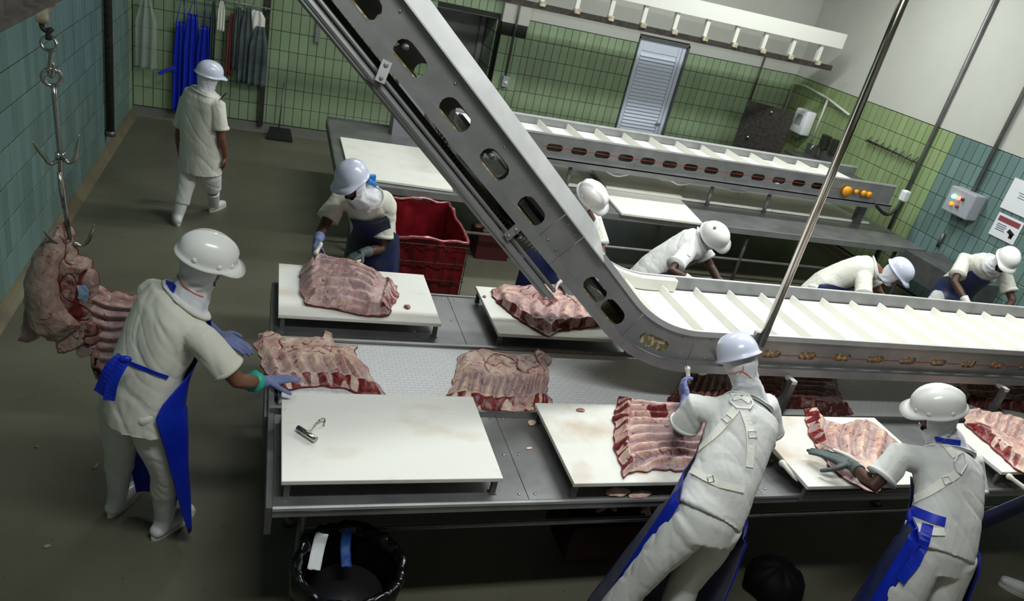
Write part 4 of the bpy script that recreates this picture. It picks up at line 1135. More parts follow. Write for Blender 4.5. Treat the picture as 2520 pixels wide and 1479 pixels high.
    return solo(name, bm, m, label, cat, group, True)
def zs(l, z): return [atZ(a, b, z) for a, b in l]
def slab_px(label, T, B, Lf, Rt, z, th, m, group='rib slabs on the table', name='rib_slab', **k):
    o = slab(name, zs(T, z), zs(B, z), zs(Lf, z), zs(Rt, z), th, m, label=label, cat='meat', group=group, **k)
    dz = (z - k.get('zoff', 0)); return o
# outlines are measured at the height of the surface they rest on plus half the thickness; the slab is then dropped
def put(label, T, B, Lf, Rt, zbase, th, m, **k):
    zz = zbase + th * .5
    f = lambda l: [atZ(a, b, zz) + V((0, 0, zbase - zz)) for a, b in l]
    return slab('rib_slab', f(T), f(B), f(Lf), f(Rt), th, m, label=label, cat='meat', group='beef rib slabs', **k)
put('pale rib slab on the belt under the blue gloved hand reaching from the left',
    [(628, 838), (640, 815), (662, 808), (690, 822), (740, 826), (795, 824), (800, 808), (815, 812), (822, 840), (880, 845)], [(692, 958), (730, 948), (790, 942), (850, 948), (900, 962), (958, 971)],
    [(628, 838), (638, 870), (650, 905), (668, 935), (692, 958)], [(880, 845), (878, 872), (905, 895), (925, 935), (958, 971)], .864, .06, MEAT1, ribs=8, rv=(.42, .84), ribamp=.013, seed=1, pur=.35, tr_red=.3, curve=.15)
put('rib slab lying alone in the middle of the white belt',
    [(1128, 872), (1150, 862), (1190, 852), (1215, 858), (1260, 866), (1310, 866), (1326, 850), (1358, 874)], [(1090, 977), (1130, 990), (1180, 1003), (1240, 1008), (1300, 1008), (1365, 990)],
    [(1128, 872), (1122, 905), (1112, 945), (1090, 977)], [(1358, 874), (1350, 900), (1352, 935), (1346, 960), (1365, 990)], .864, .055, MEAT1, ribs=9, rv=(.45, .86), ribamp=.014, seed=5, pur=.55, tr_red=.25, curve=.35)
put('thick arched rib slab being cut by the worker by the red tub',
    [(748, 640), (790, 628), (850, 642), (915, 662), (950, 690), (980, 695)], [(752, 738), (790, 745), (850, 755), (905, 768), (958, 765)],
    [(748, 640), (738, 665), (742, 705), (752, 738)], [(980, 695), (985, 715), (972, 740), (958, 765)], .972, .085, MEAT2, ribs=7, along='v', rv=(.04, .75), ribamp=.013, seed=9, pur=.45, tr_red=.35, bulge=.06, curve=.25, spine='r')
put('rib slab on the board behind the climbing conveyor',
    [(1215, 706), (1240, 698), (1290, 700), (1335, 693), (1385, 697), (1440, 720), (1490, 760)], [(1222, 735), (1265, 770), (1310, 800), (1352, 822), (1380, 808), (1440, 800), (1500, 795)],
    [(1215, 706), (1214, 720), (1222, 735)], [(1490, 760), (1498, 775), (1500, 795)], .972, .06, MEAT2, ribs=8, rv=(.42, .88), ribamp=.014, seed=12, pur=.3, tr_red=.55, curve=.5)
put('ribs with dark cuts on the board beside the worker with the crossed harness',
    [(1530, 968), (1560, 980), (1620, 985), (1680, 985), (1730, 978)], [(1536, 1165), (1570, 1150), (1630, 1145), (1690, 1148), (1740, 1140)],
    [(1530, 968), (1514, 1000), (1513, 1050), (1518, 1105), (1536, 1165)], [(1730, 978), (1745, 1040), (1750, 1090), (1740, 1140)], .972, .075, MEAT2, ribs=9, along='v', rv=(.08, .95), ribamp=.017, seed=15, pur=.55, tr_red=.95, spine='l', curve=.25)
put('dark rib slab on the belt beside the raised blue glove',
    [(1690, 908), (1740, 905), (1800, 905)], [(1640, 985), (1700, 985), (1800, 975)], [(1690, 908), (1670, 945), (1640, 985)], [(1800, 905), (1800, 940), (1800, 975)], .864, .06, MEAT3, ribs=7, along='u', rv=(.2, .9), seed=18, n=(60, 40))
put('dark rib slab on the belt right of the white helmet, left of the conveyor post',
    [(1845, 905), (1880, 905), (1935, 905)], [(1850, 975), (1890, 985), (1925, 1000)], [(1845, 905), (1845, 940), (1850, 975)], [(1935, 905), (1935, 950), (1925, 1000)], .864, .06, MEAT3, ribs=7, along='v', rv=(.1, .9), seed=21, n=(60, 40))
put('brownish rib slab on the belt just right of the conveyor post',
    [(1925, 905), (1990, 905), (2060, 905)], [(1915, 1003), (1965, 998), (2010, 1008), (2050, 1022), (2102, 1012)], [(1925, 905), (1918, 950), (1915, 1003)], [(2060, 905), (2062, 945), (2075, 980), (2102, 1012)], .864, .055, MEAT3, ribs=8, along='v', rv=(.05, .75), ribamp=.007, seed=24, pur=.9, tr_red=.2, curve=.4)
put('rib slab held by the hand in the grey glove',
    [(1985, 1002), (2005, 1000), (2030, 1028), (2070, 1042), (2110, 1030), (2135, 1025), (2180, 1055), (2218, 1088)], [(2040, 1135), (2080, 1170), (2120, 1195), (2160, 1208)],
    [(1985, 1002), (1988, 1045), (2010, 1090), (2040, 1135)], [(2218, 1088), (2205, 1120), (2190, 1160), (2160, 1208)], .972, .06, MEAT1, ribs=6, along='u', rv=(.05, .7), ribamp=.013, seed=27, pur=.4, tr_red=.3, spine='l', curve=.1)
put('rib slab cut off by the right edge of the picture',
    [(2385, 1000), (2440, 1012), (2500, 1020), (2600, 1050)], [(2385, 1045), (2440, 1090), (2500, 1145), (2580, 1200)],
    [(2385, 1000), (2375, 1022), (2385, 1045)], [(2600, 1050), (2600, 1120), (2580, 1200)], .972, .06, MEAT1, ribs=8, along='u', rv=(.05, .6), ribamp=.014, seed=30, pur=.3, tr_red=.6)
put('dark meat slab on the belt behind the white helmet of the right worker',
    [(2358, 915), (2400, 912), (2450, 915)], [(2380, 985), (2420, 1000), (2470, 1005)], [(2358, 915), (2362, 950), (2380, 985)], [(2450, 915), (2460, 960), (2470, 1005)], .864, .05, MEAT3, ribs=5, along='v', rv=(.1, .9), seed=33, n=(60, 40))
put('dark meat slab on the belt at the right edge of the picture',
    [(2465, 915), (2520, 915), (2600, 915)], [(2450, 995), (2520, 1010), (2600, 1010)], [(2465, 915), (2470, 950), (2450, 995)], [(2600, 915), (2600, 960), (2600, 1010)], .864, .05, MEAT3, ribs=5, along='v', rv=(.1, .9), seed=36, n=(60, 40))
# small scraps
def scrap(px, py, z, r, m, label, el=1.6, seed=0, name='meat_scrap'):
    c = atZ(px, py, z); bm = bmesh.new(); a = seed * 1.7
    bmesh.ops.create_icosphere(bm, subdivisions=3, radius=1, matrix=Matrix.Translation(c + V((0, 0, r * .35))) @ Matrix.Rotation(a, 4, 'Z') @ Matrix.Diagonal((r * el, r, r * .45, 1)))
    for v in bm.verts: v.co += (v.co - c).normalized() * noise.noise(v.co * 40 + V((seed, 0, 0))) * r * .4
    for v in bm.verts: v.co.z = max(v.co.z, z + .001)
    return solo(name, bm, m, label, 'scrap', 'meat scraps', True)
scrap(1002, 757, BZ, .022, MEAT3, 'small dark meat scrap on the board by the red tub', 1.3, 1)
scrap(1192, 731, BZ, .014, MEAT3, 'tiny dark scrap on the board behind the climbing conveyor', 1.1, 2)
scrap(1428, 1011, BZ, .016, MEAT3, 'small dark oval scrap on the board of the harness worker', 1.8, 0)
scrap(1309, 1043, TZ, .022, MEAT1, 'pale scrap on the steel table left of the second front board', 1.5, 4)
scrap(1519, 1215, TZ, .032, MEAT1, 'pale fat strip on the table edge below the second front board', 2.4, 1.9)
scrap(1575, 1220, TZ, .026, MEAT2, 'pink fat strip on the table edge beside the harness worker', 3, 3.8)
scrap(1303, 1104, TZ, .01, MEAT1, 'tiny pale scrap in the middle of the bare steel table', 2, 2)
scrap(1018, 817, TZ, .012, MEAT1, 'tiny pale scrap on the steel behind the left board', 1.4, 5)
scrap(452, 677, 0, .018, MEAT1, 'small pale scrap on the floor near the first helmet', 1.6, 1)
scrap(235, 1148, 0, .010, MEAT3, 'red streak of blood on the floor left of the worker in the blue apron', 3, 2.6, 'blood_spot')
scrap(90, 1100, 0, .010, MEAT3, 'small red spot on the floor at the far left', 1.2, 2, 'blood_spot')
scrap(116, 1345, 0, .013, MEAT4, 'faint pink spot on the floor at the bottom left', 1.4, 2, 'blood_spot')

# ---- hanging forequarter on the hook, left
HY = 4.12
root = atY(180, 575, HY)
t = thing('hanging_carcass', atY(190, 900, HY), 'hanging beef forequarter on a hook beside the teal left wall', 'meat')
def pv(l, y=HY): return [atY(a, b, y) for a, b in l]
nv_ = (-.15, -1, .25)
slab('rib_cage', pv([(175, 640), (230, 690), (275, 715), (325, 722), (360, 725)], HY + .06), pv([(235, 905), (262, 925), (300, 920), (345, 900)], HY + .02), pv([(175, 640), (190, 740), (210, 830), (235, 905)], HY + .04), pv([(360, 725), (360, 790), (355, 850), (345, 900)], HY), .07, MEAT2, nv_, ribs=8, along='v', rv=(.25, 1.1), ribamp=.012, seed=41, spine='', parent=t, pur=.3, tr_red=.7, curve=-.1)
slab('shoulder', pv([(150, 552), (165, 545), (182, 560), (185, 590), (200, 625), (232, 640), (250, 700)]), pv([(125, 825), (150, 835), (175, 825), (205, 845), (232, 820)]), pv([(150, 552), (125, 585), (98, 640), (90, 720), (100, 790), (125, 825)]), pv([(250, 700), (235, 740), (240, 780), (232, 820)]), .07, MEAT4, nv_, seed=43, spine='', parent=t, pur=.45, tr_red=.5, bumps=.012, bulge=.03, seam=.8)
slab('outer_flap', pv([(150, 552), (160, 570), (165, 610), (150, 650), (143, 690)], HY - .07), pv([(95, 815), (120, 838), (150, 838), (180, 815), (202, 797)], HY - .06), pv([(150, 552), (115, 585), (82, 630), (62, 690), (62, 740), (75, 790), (95, 815)], HY - .05), pv([(143, 690), (150, 730), (170, 770), (202, 797)], HY - .08), .06, MEAT4, nv_, seed=46, spine='', parent=t, pur=.25, tr_red=.15, bumps=.006, bulge=.06, seam=.12, rag=.006)
slab('outer_flap', pv([(62, 745), (85, 760), (110, 790)], HY), pv([(48, 838), (70, 842), (98, 830)], HY), pv([(62, 745), (58, 790), (48, 838)], HY), pv([(110, 790), (105, 810), (98, 830)], HY), .045, MEAT4, nv_, seed=48, seam=.1, bumps=.006, rag=.007, tr_red=.1, spine='', parent=t, n=(40, 30))
slab('outer_flap', pv([(140, 800), (165, 800), (190, 815), (218, 838)], HY - .03), pv([(142, 868), (160, 872), (180, 862), (208, 842)], HY - .02), pv([(140, 800), (138, 835), (142, 868)], HY - .03), pv([(218, 838), (212, 842), (208, 842)], HY - .02), .045, MEAT4, nv_, seed=50, seam=.1, bumps=.006, rag=.007, tr_red=.1, spine='', parent=t, n=(40, 30))
slab('outer_flap', pv([(195, 835), (215, 840), (238, 862)], HY - .0), pv([(190, 868), (205, 880), (225, 872)], HY), pv([(195, 835), (190, 850), (190, 868)], HY), pv([(238, 862), (232, 868), (225, 872)], HY), .04, MEAT4, nv_, seed=52, seam=.1, bumps=.006, rag=.007, tr_red=.1, spine='', parent=t, n=(40, 30))
slab('neck_muscle', pv([(198, 790), (220, 785), (250, 795)], HY - .02), pv([(205, 838), (225, 852), (245, 838)], HY - .02), pv([(198, 790), (196, 815), (205, 838)], HY - .02), pv([(250, 795), (255, 815), (245, 838)], HY - .02), .05, MEAT3, nv_, seed=54, spine='', parent=t, n=(40, 30), tr_red=1)
slab('shank', pv([(232, 880), (250, 890), (272, 900)], HY + .05), pv([(238, 930), (252, 938), (268, 930)], HY + .05), pv([(232, 880), (232, 905), (238, 930)], HY + .05), pv([(272, 900), (275, 918), (268, 930)], HY + .05), .05, MEAT3, nv_, seed=56, spine='', parent=t, n=(40, 30))
a, b, c = atY(201, 702, HY - .16), atY(206, 722, HY - .16), atY(203, 738, HY - .15)
bm = bmesh.new(); ribbon(bm, crv([a, b, c], 8), [V((-.2, -1, .1))] * 8, .05); link('blue_tag', bm, TAGB, t)
# chain and double hooks
t = thing('gambrel_hook', atY(175, 600, HY), 'steel chain hook with two pairs of prongs hanging from the overhead rail', 'hook')
HYt = HY - .1
top = atY(112, 60, RX.y if False else HY - .0)
def hy(px, py, y=HY - .03): return atY(px, py, y)
bm = bmesh.new(); box(bm, hy(104, 32), (.05, .05, .09), None, .012); tube(bm, crv([hy(128, 0), hy(112, 12), hy(104, 30)], 8), .026, 8); link('trolley', bm, BRASS, t)
bm = bmesh.new(); tube(bm, crv([hy(102, 48), hy(104, 66), hy(113, 75), hy(128, 73), hy(120, 78), hy(119, 98)], 20), .012, 8); link('swivel', bm, IRON, t, True)
def ringm(c, r, ax1, ax2, th):
    bm = bmesh.new(); pts = [c + ax1 * r * math.cos(a) + ax2 * r * math.sin(a) for a in [2 * PI * k / 24 for k in range(25)]]; tube(bm, pts, th, 8, cap=False); return bm
k_ = 4.3 / F
link('link_ring', ringm(hy(120, 107), .032, V((1, 0, 0)), V((0, .3, 1)).normalized(), .008), CHROME, t, True)
bm = bmesh.new(); tube(bm, crv([hy(128, 122), hy(124, 150), hy(122, 178), hy(126, 188), hy(131, 176), hy(131, 152)], 20), [.011] * 17 + [.009, .006, .002], 8); link('s_hook', bm, CHROME, t, True)
link('link_ring', ringm(hy(127, 190), .040, V((1, .3, 0)).normalized(), V((0, 0, 1)), .010), CHROME, t, True)
bm = bmesh.new(); tube(bm, [hy(131, 206), hy(135, 250), hy(148, 385), hy(150, 430), hy(162, 520), hy(172, 590)], .012, 10); link('shaft', bm, CHROME, t, True)
bm = bmesh.new(); tube(bm, [hy(145, 424, HY - .06), hy(150, 470, HY - .06), hy(158, 512, HY - .05)], .010, 8); link('clip_rod', bm, CHROME, t, True)
for pts in ([(147, 390), (125, 403), (108, 385), (92, 365), (79, 348)], [(151, 388), (170, 400), (185, 388), (191, 362), (195, 329)], [(172, 590), (150, 600), (128, 590), (104, 564)], [(180, 597), (200, 604), (216, 594), (226, 570), (232, 551)]):
    dy = -.12 if pts[0][0] in (172,) else (-.05 if pts[0][0] == 147 else .02)
    q = crv([hy(x, y, HY - .03 + dy * i / 3) for i, (x, y) in enumerate(pts)], 22)
    bm = bmesh.new(); tube(bm, q, [.0105] * 16 + [.0095, .0085, .007, .005, .003, .001], 8); link('prong', bm, CHROME, t, True)
bm = bmesh.new()
for dx in (-6, 6): tube(bm, [hy(148 + dx, 375, HY - .04), hy(149 + dx, 393, HY - .04)], .013, 10)
link('prong_collar', bm, CHROME, t, True)

# ================================================================== PEOPLE
def unit(v): return V(v).normalized()
def hand_tubes(bm, w, d, n, side, curl=.35, sc=1.0, thumb=.6, spread=.05):
    """w wrist, d towards the fingers, n palm normal (the way the palm looks), side +1/-1 thumb side"""
    d = unit(d); n = V(n); n = unit(n - d * n.dot(d)); t = d.cross(n) * side
    kn = [(.028, .092, .95), (.009, .097, 1.05), (-.011, .093, .98), (-.029, .084, .78)]
    for (a, b, L) in kn:
        k = w + (d * b + t * a) * sc
        tube(bm, [w + t * a * .55 * sc + d * .01 * sc, w + (d * b * .55 + t * a * .95) * sc, k], [.0155 * sc, .016 * sc, .0125 * sc], 8, rnd=True)
        an = curl * .7; p = k; sp = a * 4 * spread
        for q, (l, r) in enumerate(((.043, .0105), (.027, .0096), (.022, .0088))):
            dd = unit(d * math.cos(an) + n * math.sin(an) + t * sp)
            p2 = p + dd * l * L * sc
            tube(bm, [p, p2], [r * sc, r * .93 * sc], 8, rnd=True); p = p2; an += curl
    b0 = w + (d * .025 + t * .026) * sc
    p = b0
    for q, (l, r, a) in enumerate(((.045, .014, .0), (.034, .0115, .25), (.027, .0102, .45))):
        dd = unit(d * (.55 + a) + t * (.8 - a * 1.1) + n * thumb * (.5 + a)); p2 = p + dd * l * sc
        tube(bm, [p, p2], [r * sc, r * .93 * sc], 8, rnd=True); p = p2

def fold_fn(seed, amp, fx_=9, fz=4, up=None):
    def f(c):
        q = V((c.x * fx_ + seed, c.y * fx_, c.z * fz))
        a = noise.noise(q * .6)
        w = V((c.x * 5.5 + c.z * 3.5 + seed, c.y * 5.5 - c.z * 2, c.z * 2.2))
        n1 = abs(noise.noise(w)); n2 = abs(noise.noise(w * 1.7 + V((3, seed, 1))))
        cr = max(0, 1 - n1 * 5.5) * 1.0 + max(0, 1 - n2 * 6) * .5
        return amp * (a * 1.7 - cr * .42 + .12)
    return f

def helmet(parent, hc, f, u, s, m, ridge=1, sc=1.0, tags=None):
    c = hc + u * .043
    seg = 48; rings = []
    def pt(rr, el, a, out=0):
        # a: 0 = front; el 0..pi/2
        fx, sy = math.cos(a), math.sin(a)
        ce, se = math.cos(el), math.sin(el)
        x = .138 * fx * ce ** .85; y = .112 * sy * ce ** .85; z = .128 * se ** .95
        p = V((x, y, z)) * rr
        if ridge and se > .05:
            rg = .007 * math.exp(-(y / .018) ** 2) * sm((se - .1) / .4)
            if ridge == 2: rg = .008 * math.exp(-((abs(y) - .03) / .010) ** 2) * sm((se - .05) / .3) + .004 * math.exp(-(y / .03) ** 4)
            p *= 1 + rg / .12
        return p
    P = []
    base = []
    for j in range(seg):
        a = 2 * PI * j / seg; fr = max(0, math.cos(a))
        brim = .012 + .040 * sm((fr - .45) / .5); p = pt(1, 0, a); q = V((p.x, p.y, 0)).normalized() * brim
        base.append((a, p, q, fr))
    def W(p): return c + (f * p.x + s * p.y + u * p.z) * sc
    rings.append([W(p * .95 + V((0, 0, -.004))) for a, p, q, fr in base])
    rings.append([W(p + q + V((0, 0, -.014 - .012 * sm((fr - .45) / .5)))) for a, p, q, fr in base])
    rings.append([W(p + q * 1.05 + V((0, 0, -.008 - .012 * sm((fr - .45) / .5)))) for a, p, q, fr in base])
    rings.append([W(p + q * .35 + V((0, 0, .000 - .002 * fr))) for a, p, q, fr in base])
    rings.append([W(p + V((0, 0, .010))) for a, p, q, fr in base])
    for k in range(1, 14):
        el = PI / 2 * k / 14; rings.append([W(pt(1, el, 2 * PI * j / seg) + V((0, 0, .010 * (1 - k / 14)))) for j in range(seg)])
    bm = bmesh.new(); R = loft(bm, rings, cap=False)
    tp = bm.verts.new(W(V((0, 0, .131 if ridge else .128))))
    for j in range(seg): bm.faces.new((R[-1][j], R[-1][(j + 1) % seg], tp))
    bmesh.ops.recalc_face_normals(bm, faces=bm.faces[:])
    bmesh.ops.solidify(bm, geom=bm.faces[:], thickness=.002)
    h = link('helmet', bm, m, parent, True)
    h['label'] = 'white hard hat' if m is HELM_W else 'bluish white hard hat'
    # slot bosses
    bm = bmesh.new()
    for a in (PI * .5 - .45, PI * .5 + .45, -PI * .5 - .45, -PI * .5 + .45, .55, -.55):
        p = pt(1.0, .12, a); n = V((p.x, p.y, 0)).normalized(); q = W(p + n * -.002)
        nn = f * n.x + s * n.y; ss = u.cross(nn)
        ellipsoid(bm, q, (nn * .008 * sc, ss * .014 * sc, u * .015 * sc), 10, 8)
    if ridge: link('slot_boss', bm, m, h, True)['kind'] = 'stuff'
    else: bm.free()
    return h

def person(name_label, J, skin, cloth, hm, ridge=1, gloves=(None, None), apron=None, apron_m=None, hair=False, vox=.0085, scale=1.0, opts=None):
    o_ = opts or {}
    J = {k: V(v) for k, v in J.items()}
    base = (J['anL'] + J['anR']) / 2; base.z = 0
    root = thing('person', base, name_label, 'person', 'slaughterhouse workers in white')
    pel, che, nec, hc = J['pel'], J['che'], J['nec'], J['head']
    f = unit(J['face']); spU = unit(hc - nec)
    s = unit(spU.cross(f)) if abs(spU.dot(f)) < .97 else unit(V((0, 0, 1)).cross(f))
    u = unit(f.cross(s)); s = u.cross(f) * 1.0
    s = unit(u.cross(f)); # left of the head
    shS = unit(J['shL'] - J['shR']); hpS = unit(J['hipL'] - J['hipR'])
    P0, P1, P2, P3 = pel, pel.lerp(che, .45) - V((0, 0, 0)), che, nec
    def spine(t):
        if t < 0: return pel + (unit(pel - P1) * .3 + V((0, 0, -.7))) * (-t) * .5
        q = crvpts; k = min(t, .999) * (len(q) - 1); i = int(k); r = q[i].lerp(q[min(i + 1, len(q) - 1)], k - i)
        if t > 1: r = nec + unit(nec - che) * (t - 1) * .5
        return r
    crvpts = crv([pel, P1.lerp(pel.lerp(che, .5) - unit(J['fwd']) * .02, 1), che, nec], 25)
    def frame(t):
        c = spine(t); up = unit(spine(t + .04) - spine(t - .04)); sd = unit(hpS.lerp(shS, max(0, min(1, t / .75))))
        sd = unit(sd - up * sd.dot(up)); fw = sd.cross(up)
        return c, sd, fw, up
    bw = o_.get('bulk', 1.0)
    prof = [(-.24, .205, .155), (-.1, .198, .152), (.1, .188, .145), (.3, .178, .138), (.5, .185, .140), (.7, .198, .142), (.84, .192, .128), (.94, .14, .10), (1.0, .082, .082)]
    def dims(t):
        if t <= prof[0][0]: return prof[0][1] * bw, prof[0][2] * bw
        for a, b in zip(prof, prof[1:]):
            if t <= b[0]:
                k = (t - a[0]) / (b[0] - a[0]); return (a[1] + (b[1] - a[1]) * k) * bw, (a[2] + (b[2] - a[2]) * k) * bw
        return prof[-1][1] * bw, prof[-1][2] * bw
    def ring(t, off=0, n=28, k=1):
        c, sd, fw, up = frame(t); a_, b_ = dims(t); out = []
        for j in range(n):
            a = 2 * PI * j / n; ca, sa = math.cos(a), math.sin(a)
            out.append(c + sd * (a_ * k + off) * math.copysign(abs(sa) ** .9, sa) + fw * (b_ * k + off) * math.copysign(abs(ca) ** .9, ca))
        return out
    # --- body
    bm = bmesh.new()
    loft(bm, [ring(t, -.022, 20, .9) for t in (-.02, .1, .3, .5, .7, .84, .93)])
    tube(bm, [spine(.84), nec, (hc - u * .115 - f * .006).lerp(nec, .5), hc - u * .05 - f * .012], [.070, .052, .048, .050], 14)
    ellipsoid(bm, hc + u * .02 - f * .008, (s * .074, f * .092, u * .10), 20, 14)
    ellipsoid(bm, hc - u * .052 + f * .028, (s * .054, f * .056, u * .060), 16, 12)
    ellipsoid(bm, hc + u * .012 + f * .070, (s * .052, f * .020, u * .022), 12, 8)          # brow
    tube(bm, [hc + u * .004 + f * .088, hc - u * .028 + f * .108], [.009, .014], 8, rnd=True)  # nose
    ellipsoid(bm, hc - u * .062 + f * .084, (s * .024, f * .010, u * .011), 10, 8)            # mouth
    ellipsoid(bm, hc - u * .092 + f * .070, (s * .022, f * .016, u * .016), 10, 8)            # chin
    for q in (-1, 1):
        ellipsoid(bm, hc + s * q * .078 - u * .005 - f * .01, (s * .010, f * .018, u * .030), 8, 8)
        ellipsoid(bm, hc + s * q * .040 - u * .025 + f * .066, (s * .022, f * .018, u * .020), 10, 8)
    for L, sg in (('L', 1), ('R', -1)):
        sh, el, wr = J['sh' + L], J['el' + L], J['wr' + L]; hd = unit(J['hd' + L])
        tube(bm, [che.lerp(nec, .3), sh, sh.lerp(el, .4), el, el.lerp(wr, .35), wr, wr + hd * .02], [.06, .056, .050, .039, .042, .027, .026], 14, rnd=True)
        if gloves[0 if L == 'L' else 1] is None or True:
            gm = gloves[0 if L == 'L' else 1]
            hand_tubes(bm, wr + hd * .0, hd, J['pn' + L], o_.get('th' + L, sg), o_.get('curl' + L, .35), .88 if gm else 1.0)
        hp, kn, an = J['hip' + L], J['kn' + L], J['an' + L]
        tube(bm, [pel.lerp(hp, .5), hp, kn, kn.lerp(an, .4), an], [.09, .082, .055, .053, .036], 12, rnd=True)
    body = link('body', remesh(bm, vox, 2), skin, root, True)
    # eyes
    for q in (-1, 1):
        bm = bmesh.new(); ellipsoid(bm, hc + s * q * .031 + u * .0 + f * .081, (s * .013, f * .010, u * .008), 12, 8); e = link('eye', bm, WHITEP, body, True)
        bm = bmesh.new(); ellipsoid(bm, hc + s * q * .031 + u * .0 + f * .0885, (s * .006, f * .004, u * .006), 10, 6); link('iris', bm, BLACK, e, True)
    # --- shirt
    bm = bmesh.new()
    loft(bm, [ring(t) for t in (o_.get('hem', -.24), max(-.1, o_.get('hem', -.24) + .05), .1, .3, .5, .7, .84, .94, 1.0)])
    for L in 'LR':
        sh, el = J['sh' + L], J['el' + L]; e = sh.lerp(el, .70); inn = che.lerp(nec, .25)
        tube(bm, [inn.lerp(sh, .35), sh + (sh - inn) * .02, sh.lerp(el, .35), e], [.085, .080, .080, .086], 18)
    shirt = link('shirt', remesh(bm, .008, 3, fold_fn(o_.get('seed', 1), .010)), cloth, root, True)
    for L in 'LR':     # sleeve hems
        sh, el = J['sh' + L], J['el' + L]; a = sh.lerp(el, .64); b = sh.lerp(el, .70); dd = unit(b - a)
        bm = bmesh.new(); tube(bm, [a, b + dd * .006], [.0845, .0895], 24); link('sleeve_hem', bm, cloth, shirt, True)
    # --- trousers and boots
    bm = bmesh.new()
    loft(bm, [ring(t, -.012, 24, .94) for t in (-.16, .0, .15)])
    pe = o_.get('pant_end', .30)
    for L in 'LR':
        hp, kn, an = J['hip' + L], J['kn' + L], J['an' + L]
        kk = kn.lerp(an, (kn.z - pe) / max(.05, kn.z - an.z)) if kn.z > pe else kn.lerp(an, .4)
        tube(bm, [pel.lerp(hp, .4), hp, hp.lerp(kn, .5), kn, kk], [.10, .112, .102, .082, .080], 18)
    tro = link('trousers', remesh(bm, .009, 3, fold_fn(o_.get('seed', 1) + 5, .011, 7, 5)), TROUS, root, True)
    for L in 'LR':
        kn, an, toe = J['kn' + L], J['an' + L], J['toe' + L]
        lg = unit(kn - an); d = toe - an; d = unit(d - lg * d.dot(lg) * (1 if o_.get('lift' + L) else 0)); 
        if not o_.get('lift' + L): d = unit(V((d.x, d.y, 0))); up = V((0, 0, 1)); sole0 = V((an.x, an.y, 0))
        else: up = unit(lg); up = unit(up - d * up.dot(d)); sole0 = an - up * .085
        sd = d.cross(up); bm = bmesh.new()
        tube(bm, [an.lerp(kn, .78), an.lerp(kn, .4), an + lg * .04, sole0 + up * .055 - d * .02], [.068, .062, .054, .050], 18)
        tube(bm, [sole0 + up * .052 - d * .045, sole0 + up * .05 + d * .04, sole0 + up * .043 + d * .12, sole0 + up * .036 + d * .18], [.046, .046, .046, .036], 14, rnd=True)
        me = remesh(bm, .009, 2)
        for v in me.vertices:
            k = (v.co - sole0).dot(up)
            if k < .012: v.co += up * (.012 - k)
        bt_ = link('boot', me, BOOT, root, True)
        bm = bmesh.new(); lo = []; hi = []
        for j in range(28):
            a = 2 * PI * j / 28; w_ = .049 + .008 * math.cos(a); p = sole0 + d * (.066 + .155 * math.cos(a)) + sd * w_ * math.sin(a) * (1 if abs(math.cos(a)) > .5 else .92)
            lo.append(p + up * .001); hi.append(p + up * .026)
        loft(bm, [lo, hi]); bmesh.ops.recalc_face_normals(bm, faces=bm.faces[:]); link('sole', bm, SOLE, bt_)
    # --- hood
    hb, tb = hc, nec
    cs = [(hc + u * .085, .070, .085, 0), (hc + u * .055, .086, .104, 0), (hc + u * .02, .090, .110, 1), (hc - u * .02, .087, .108, 1), (hc - u * .06 + f * .004, .076, .100, 1), (hc - u * .095 + f * .004, .070, .090, 1), (hc - u * .125 - f * .006, .072, .084, 0)]
    nb = spine(.93); mid = (hc - u * .115 - f * .006).lerp(nec, .5)
    c9, sd9, fw9, up9 = frame(.93)
    cs += [(mid, .088, .094, .0), (nec.lerp(nb, .25), .108, .104, 0), (nb + up9 * .008, .148, .128, 0)]
    nseg = 48; P = []
    ncs = len(cs)
    rows = []
    for k in range(3 * (ncs - 1) + 1):
        t = k / 3; i = min(int(t), ncs - 2); w_ = t - i; a, b = cs[i], cs[i + 1]
        c = a[0].lerp(b[0], w_); hw, hd_ = a[1] + (b[1] - a[1]) * w_, a[2] + (b[2] - a[2]) * w_
        bl = max(0, min(1, (t - 5.5) / 3)); S = unit(s.lerp(sd9, bl)); Fd = unit(f.lerp(fw9, bl)); row = []
        for j in range(nseg):
            an = 2 * PI * j / nseg; q = c + S * hw * math.sin(an) + Fd * hd_ * math.cos(an)
            dn = .006 * noise.noise(V((math.sin(an) * 3, math.cos(an) * 3, t * 2 + o_.get('seed', 1)))) + (.005 * math.sin(an * 7 + t * 2.2) if t > 4.5 else .001 * math.sin(an * 9))
            row.append(q + (q - c).normalized() * dn)
        rows.append((t, row))
    bm = bmesh.new(); R = [[bm.verts.new(p) for p in row] for t, row in rows]
    for k in range(len(R) - 1):
        t = rows[k][0]
        for j in range(nseg):
            an = 2 * PI * (j + .5) / nseg; an = min(an, 2 * PI - an)
            if 1.3 <= t < 5.0 and an < (.98 if t < 3.5 else .98 - (t - 3.5) * .25): continue
            bm.faces.new((R[k][j], R[k][(j + 1) % nseg], R[k + 1][(j + 1) % nseg], R[k + 1][j]))
    for v in [v for v in bm.verts if not v.link_faces]: bm.verts.remove(v)
    bmesh.ops.recalc_face_normals(bm, faces=bm.faces[:])
    hood = link('hood', bm, HOOD, root, True); md = hood.modifiers.new('thickness', 'SOLIDIFY'); md.thickness = .003
    hel = helmet(root, hc, unit(f + u * o_.get('hatback', 0)), unit(u - f * o_.get('hatback', 0)), s, hm, ridge, 1.0)
    # collar
    bm = bmesh.new(); r9 = [p for p in ring(.955, .012, 32)]; tube(bm, r9 + [r9[0]], .010, 6, cap=False); link('collar', bm, cloth, shirt, True)
